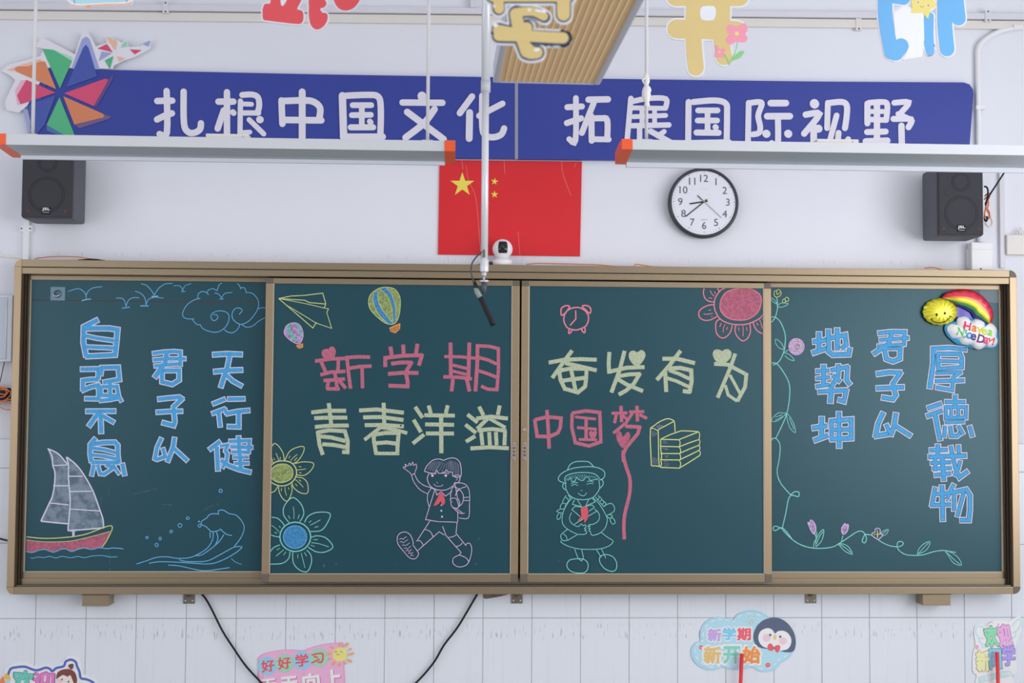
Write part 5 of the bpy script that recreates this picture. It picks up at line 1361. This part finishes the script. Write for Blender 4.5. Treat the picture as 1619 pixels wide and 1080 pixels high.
# pink sign
S2 = (395, 1005, 9)
st = sticker('pink_scroll_sign', 'pink sign with coloured circles of red characters and a smiling sun', YW, 480, 1050)
mPk = mat('sign_pink', C(232, 172, 204), rough=.5); mPd = mat('sign_pink_edge', C(220, 140, 184))
layer(st, 'cut_out', S2, YW-.003, [('f', mPk, 0, '122,330 180,270 330,228 470,208 620,205 760,218 820,195 950,150 1100,120 1320,98 1345,560 1355,900 1350,1150 120,1150')], .003)
layer(st, 'sign_outline', S2, YW-.0034, [('s', mPd, 7, '122,330 180,270 330,228 470,208 620,205 760,218|760,218 820,195 950,150 1100,120 1320,98|1320,98 1345,560 1350,700|122,330 130,700')])
layer(st, 'fold_line', S2, YW-.0034, [('s', mPd, 7, '186,480 186,650')])
layer(st, 'fold_line', S2, YW-.0034, [('s', mPd, 7, '768,470 772,560')])
layer(st, 'circles', S2, YW-.0038, [('d', mat('dot_blue', C(140, 200, 240)), 0, '248,432 132,1|745,352 132,1'), ('d', mat('dot_green', C(150, 208, 180)), 0, '495,395 132,.98|985,315 132,1')])
mRd = mat('sign_red', C(228, 88, 96))
for i, (bd, x, y, h) in enumerate((('好', 258, 432, 158), ('好', 492, 392, 158), ('学', 742, 352, 165))):
    stext(st, bd, S2, x, y, h, YW-.0044, mRd, .03, math.radians(7), width=175)
layer(st, 'lettering', S2, YW-.0046, [('s', mRd, 26, '890,275 980,255 1035,262 1040,330 1015,380 975,378|920,300 960,312|890,385 985,340')])
for bd, x, y, h in (('天', 260, 670, 130), ('天', 560, 650, 150), ('向', 870, 610, 160), ('上', 1180, 570, 175)):
    stext(st, bd, S2, x+12, y+45, h*1.25, YW-.0042, mat('sign_magenta', C(214, 100, 170)), .05, math.radians(6), width=225)
    stext(st, bd, S2, x, y+35, h*1.25, YW-.0046, mW, .05, math.radians(6), width=225)
mSn = mat('sun_yellow', C(236, 214, 124)); mSr = mat('sun_ray', C(236, 166, 112))
rays = ''.join
layer(st, 'sun', S2, YW-.0042, [('d', mSn, 0, '1280,270 105,.97'), ('F', mSr, 0, '1385,98 1408,120 1370,165 1352,140|1430,172 1450,190 1420,215 1402,205|1475,235 1478,265 1430,285 1412,262|1400,330 1455,360 1440,385 1395,360|1358,370 1378,400 1350,410 1342,390|1275,385 1295,420 1270,440 1255,410|1205,368 1220,390 1185,430 1165,405|1115,325 1165,320 1150,345 1120,350|1095,250 1155,240 1150,270 1100,285|1150,150 1195,170 1185,190 1150,175|1262,120 1300,115 1290,155 1270,150')], label='smiling yellow sun with orange rays')
layer(st, 'sun_face', S2, YW-.0048, [('s', mat('face_line', C(110, 96, 70)), 6, '1205,240 1222,222 1240,240|1285,235 1300,220 1315,238|1235,262 1255,278 1275,262'), ('d', mat('blush', C(242, 196, 206)), 0, '1200,258 16,.8|1325,252 16,.8')])

# winged welcome sticker
S4 = (1529, 970, 9.82)
st = sticker('winged_welcome_sticker', 'white sticker with blue wings and pastel Chinese characters at the right edge', YW, 1574, 1030)
layer(st, 'cut_out', S4, YW-.003, [('F', mW, 0, '120,200 200,170 290,190 400,110 560,110 640,130 700,90 800,50 850,90 850,220 800,360 760,480 740,620 760,760 770,900 700,960 690,1100 170,1120 150,960 90,900 90,640 130,480 110,340')], .003)
mWg = mat('wing_blue', C(170, 220, 246))
layer(st, 'wing', S4, YW-.0036, [('s', mWg, 16, '285,260 240,210 190,200 145,225 138,300 180,370 240,385 270,395|190,385 200,440 250,480 280,475|235,490 245,530 275,520')])
layer(st, 'wing', S4, YW-.0036, [('s', mWg, 16, '695,200 740,140 800,95 840,100 830,180 780,260 710,300|755,290 755,350 710,375|705,380 700,440 670,430')])
layer(st, 'swirl', S4, YW-.0036, [('s', mat('swirl_pink', C(236, 160, 190)), 8, '305,220 330,165 370,140 405,150')])
for bd, x, y, c, h, wd, r in (('欢', 375, 360, (142, 212, 172), 330, 200, 8), ('迎', 580, 340, (242, 170, 218), 340, 200, 10), ('新', 245, 740, (244, 226, 170), 320, 200, 3), ('同', 440, 710, (140, 200, 238), 310, 180, 2), ('学', 645, 650, (172, 156, 232), 320, 190, 0)):
    stext(st, bd, S4, x, y, h*.97, YW-.0040, mat('stk_edge_%d' % c[0], C(*[int(v*.62) for v in c])), .052, math.radians(r), width=wd*.99)
    stext(st, bd, S4, x, y, h*.94, YW-.0044, mat('stk_%d_%d' % (c[0], c[1]), C(*c)), .040, math.radians(r), width=wd*.96)
layer(st, 'ribbon_label', S4, YW-.0038, [('f', mWg, 0, '180,990 250,965 400,930 520,895 660,885 695,905 690,965 600,990 420,1030 200,1080 175,1050')])
stext(st, '好学期', S4, 300, 1010, 85, YW-.0044, mW, .03, math.radians(12), width=200)
stext(st, '好学期', S4, 608, 940, 70, YW-.0044, mW, .03, math.radians(8), width=150)
layer(st, 'small_flowers', S4, YW-.0038, [('d', mat('swirl_pink', C(236, 160, 190)), 0, '155,525 26,1.4|487,170 14,1|548,850 14,1.2')])

# blue-edged welcome sticker, lower left
S1 = (0, 1020, 8.994)
st = sticker('welcome_sticker', 'blue-edged white welcome sticker with a brown-haired girl at the bottom left', YW, 70, 1060)
edge = '60,400 110,310 200,262 330,250 430,270 520,300 640,270 740,300 800,280 900,230 950,160 1030,140 1110,170 1150,250 1160,340 1200,420 1330,470 1420,540 1480,640 1480,900 40,900'
layer(st, 'cut_out', S1, YW-.003, [('F', mW, 0, edge)], .003)
layer(st, 'blue_border', S1, YW-.0036, [('s', mat('border_blue', C(82, 104, 184)), 34, '110,440 150,340 240,315 350,308 430,335 500,358 560,352 650,322 710,340 745,372 800,328 905,300 935,235 1010,208 1075,240 1095,300 1130,380 1150,470 1230,488 1320,530 1390,620')])
stext(st, '欢', S1, 330, 500, 250, YW-.0042, mat('stk_edge_t', C(56, 120, 110)), .055, math.radians(-3), width=280)
stext(st, '欢', S1, 330, 500, 240, YW-.0046, mat('stk_t', C(104, 196, 182)), .045, math.radians(-3), width=265)
stext(st, '迎', S1, 628, 515, 250, YW-.0042, mat('stk_edge_m', C(140, 70, 120)), .055, math.radians(-3), width=290)
stext(st, '迎', S1, 628, 515, 240, YW-.0046, mat('stk_m', C(222, 124, 190)), .045, math.radians(-3), width=275)
mHr = mat('girl_hair', C(122, 68, 62))
layer(st, 'girl_print', S1, YW-.0044, [('F', mat('girl_face', C(240, 216, 210)), 0, '850,400 1000,390 1080,470 1070,620 960,700 850,640 800,540'), ('F', mHr, 0, '800,480 820,390 900,348 1000,345 1070,400 1095,500 1070,580 1040,520 1000,430 960,450 900,425 850,450'),
                                      ('F', mHr, 0, '970,290 1010,268 1045,275 1035,335 1000,340'), ('d', mat('blush', C(242, 196, 206)), 0, '850,510 30,1'), ('d', mHr, 0, '882,490 11,1.3|975,520 11,1.3')], label='girl with brown fringe and topknot')
layer(st, 'corner_decoration', S1, YW-.0042, [('f', mat('deco_yellow', C(226, 184, 76)), 0, '80,395 140,440 150,500 50,480'), ('f', mat('deco_orange', C(232, 134, 84)), 0, '-20,520 50,440 70,540 60,700 -20,700'), ('f', mat('deco_sky', C(170, 212, 238)), 0, '75,500 140,500 145,640 80,640')])

# red rods in clear clips
for x0_, xt, yt, xb, lab, cxl in ((1172.5, 1173, 1033.5, 1171, 'red plastic rod held in a clear wall clip over the cloud sticker', 1166), (1576.5, 1576.5, 1031.5, 1578, 'red plastic rod held in a clear wall clip over the winged sticker', 1572)):
    a, b = P(xt, yt, -.04), P(xb, 1080, -.04); d = (b-a)/(a.z-b.z)
    root = thing('red_rod', (a.x, -.04, a.z), lab, 'rod')
    bot = a+d*(a.z-.02)
    mb = MB().tube([a, bot], .0075, 4); mb.build('rod', mat('rod_red', C(236, 52, 56), rough=.3), root)
    mb = MB(); mb.box(cxl and P(cxl-2.5, yt, -.02).x, P(cxl+3, yt, -.02).x, -.030, YW-.0052, P(xt, yt+23, -.02).z, P(xt, yt-2, -.02).z, .002)
    mb.build('clip', mat('clear_clip', C(205, 205, 220), rough=.15, alpha=.30), root)

# ------------------------------------------------------------------ foil balloon
YBL = -.062
CRB = (1420, 430, 8.136)
fb = thing('foil_balloon', P(1518, 505, YBL), 'foil balloon of a smiling sun, rainbow and cloud taped to the board corner', 'balloon')


def pillow(name, outline, c, depth, m, rings=9, wrinkle=0.0, nw=0, yc=YBL, dens=2, label=None):
    q = smooth(outline, True, dens); n = len(q); mb = MB(); vs = []
    for side in (-1, 1):
        for i in range(rings+1):
            t = i/rings; h = depth*math.sqrt(max(0, 1-t**2.2))
            for k, (x, y) in enumerate(q):
                xx, yy = c[0]+(x-c[0])*t, c[1]+(y-c[1])*t
                hh = h
                if wrinkle and t > .45:
                    hh += wrinkle*(t-.45)*math.sin(k/n*nw*2*math.pi)*(1 if t < .97 else 0)
                v = P(CRB[0]+xx/CRB[2], CRB[1]+yy/CRB[2], yc); v.y = yc+side*(hh if side < 0 else h*.55)
                vs.append(v)
    mb.sm = True; fs = []
    for sd in range(2):
        o = sd*(rings+1)*n
        for i in range(rings):
            for k in range(n):
                f = (o+i*n+k, o+i*n+(k+1) % n, o+(i+1)*n+(k+1) % n, o+(i+1)*n+k)
                fs.append(f if sd else f[::-1])
    mb.add(vs, fs)
    return mb.build(name, m, fb, label), mb


FOIL = dict(rough=.28, metal=.35, coat=.5)
circ_o = [(540+222*math.cos(a)*(1+.02*math.cos(16*a)), 512+172*math.sin(a)*(1+.02*math.cos(16*a))) for a in [2*math.pi*k/64 for k in range(64)]]
fm, fmb = pillow('smiling_face', circ_o, (540, 512), .020, mat('foil_yellow', C(214, 206, 40), **FOIL), wrinkle=.005, nw=16, dens=2, label='yellow smiling face')
rimc = pillow('cloud_edge', pts('600,700 650,650 740,640 760,590 850,565 940,590 1010,580 1100,610 1130,660 1220,690 1290,760 1300,900 1250,980 1150,990 1020,985 930,980 860,950 760,930 680,870 630,820 600,760'), (950, 790), .010, mat('foil_blue', C(60, 150, 200), **FOIL), yc=YBL+.006, wrinkle=.006, nw=22)
clm, cmb = pillow('cloud', pts('640,700 700,668 755,690 760,610 820,575 890,580 930,640 990,605 1060,610 1110,650 1120,700 1180,655 1240,690 1270,750 1262,830 1280,880 1250,950 1170,970 1120,960 1060,995 990,985 940,935 880,940 810,915 780,860 700,850 660,800 630,750'), (960, 790), .024, mat('foil_white', C(226, 226, 236), rough=.3, coat=.4), dens=3, label='white cloud')
# rainbow arch: one band of foil per colour
outer = smooth(pts('560,330 610,270 720,235 880,222 1020,270 1130,360 1200,470 1220,560 1200,650'), k=5)
inner = smooth(pts('575,345 700,400 760,440 850,480 930,530 960,580 1010,600 1080,640 1130,655'), k=5)
bands = [(0, .42, (206, 44, 70), 'red'), (.42, .54, (226, 130, 40), 'orange'), (.54, .74, (228, 204, 50), 'yellow'), (.74, .88, (72, 158, 70), 'green'), (.88, 1.0, (56, 52, 130), 'violet')]
N = len(outer)
for t0, t1, c, nm in bands:
    mb = MB(); mb.sm = True; vs = []; m_ = 7
    for sd in (-1, 1):
        for i in range(N):
            for j in range(m_):
                t = t0+(t1-t0)*j/(m_-1)
                x = outer[i][0]+(inner[i][0]-outer[i][0])*t; y = outer[i][1]+(inner[i][1]-outer[i][1])*t
                e = math.sin(math.pi*i/(N-1))**.5 if 0 < i < N-1 else 0
                h = .022*math.sqrt(max(0, 1-(2*t-1)**2))*e
                if t < .3:
                    h += .004*(1-t/.3)*math.sin(i*1.5)*e*(0 if t == 0 else 1)
                v = P(CRB[0]+x/CRB[2], CRB[1]+y/CRB[2], YBL); v.y = YBL-.004+(-h if sd < 0 else h*.5); vs.append(v)
    fs = []
    for sd in range(2):
        o = sd*N*m_
        for i in range(N-1):
            for j in range(m_-1):
                f = (o+i*m_+j, o+(i+1)*m_+j, o+(i+1)*m_+j+1, o+i*m_+j+1)
                fs.append(f if sd else f[::-1])
    mb.add(vs, fs); mb.build('rainbow_band', mat('foil_'+nm, C(*c), **FOIL), fb, nm+' foil band of the rainbow')
MB().prism(wpoly(cr2('760,440 850,480 930,530 960,600 900,600 780,590 740,560', CRB), YBL), YBL+.002, YBL+.008).build('violet_web', mat('foil_violet', C(56, 52, 130)), fb)


def on_surface(o, src, lift=.0012):
    bv = BVHTree.FromPolygons([tuple(v) for v in src.v], src.f)
    off = Vector((0, 0, 0)); p = o.parent
    while p is not None:
        off += p.location; p = p.parent
    for v in o.data.vertices:
        w_ = v.co+off; h = bv.ray_cast(Vector((w_.x, -.3, w_.z)), Vector((0, 1, 0)))
        if h[0] is not None:
            v.co.y = h[0].y-lift-off.y
        else:
            v.co.y = YBL-.004-off.y


letters = [('H', 865, 700, (222, 50, 90), 100), ('a', 950, 735, (230, 130, 60), 76), ('v', 1020, 760, (224, 204, 70), 76), ('e', 1082, 775, (190, 214, 90), 76), ('a', 1158, 788, (150, 212, 90), 76),
           ('N', 780, 775, (90, 190, 90), 98), ('i', 838, 800, (60, 180, 130), 98), ('c', 880, 820, (60, 150, 210), 76), ('e', 938, 840, (70, 60, 140), 76), ('D', 1040, 865, (120, 50, 120), 102), ('a', 1105, 885, (226, 80, 130), 76), ('y', 1158, 905, (232, 70, 110), 96), ('!', 1208, 895, (236, 60, 90), 98)]
for l, x, y, c, h in letters:
    q = P(CRB[0]+x/CRB[2], CRB[1]+y/CRB[2], YBL); k = 5.12/F_PX/CRB[2]
    o = text_mesh(l, q, h*k, YBL-.03, mat('bal_%d_%d' % (c[0], c[1]), C(*c)), fb, 'letter', math.radians(-14), .03)
    if o:
        on_surface(o, cmb)
mb = MB()
for s, w_ in (('445,600 480,635 560,650 640,625 690,570', 9), ('440,600 462,600', 8), ('678,566 700,572', 8)):
    flat(mb, ribbon2d(smooth(pts(s)), w_, 'round'), CRB, YBL-.03)
for cx_, cy_ in ((508, 548), (613, 530)):
    flat(mb, fill2d(circ(cx_, cy_, 14, 19)), CRB, YBL-.03)
o = mb.build('face_print', M_BLACK, fb); on_surface(o, fmb)
mb = MB(); flat(mb, [pts('1040,232 1285,225 1290,400 1080,385')], CRB, YKB-.001); mb.build('clear_tape', mat('clear_tape', C(74, 98, 108), rough=.3), fb)
print('tiles', ntile)
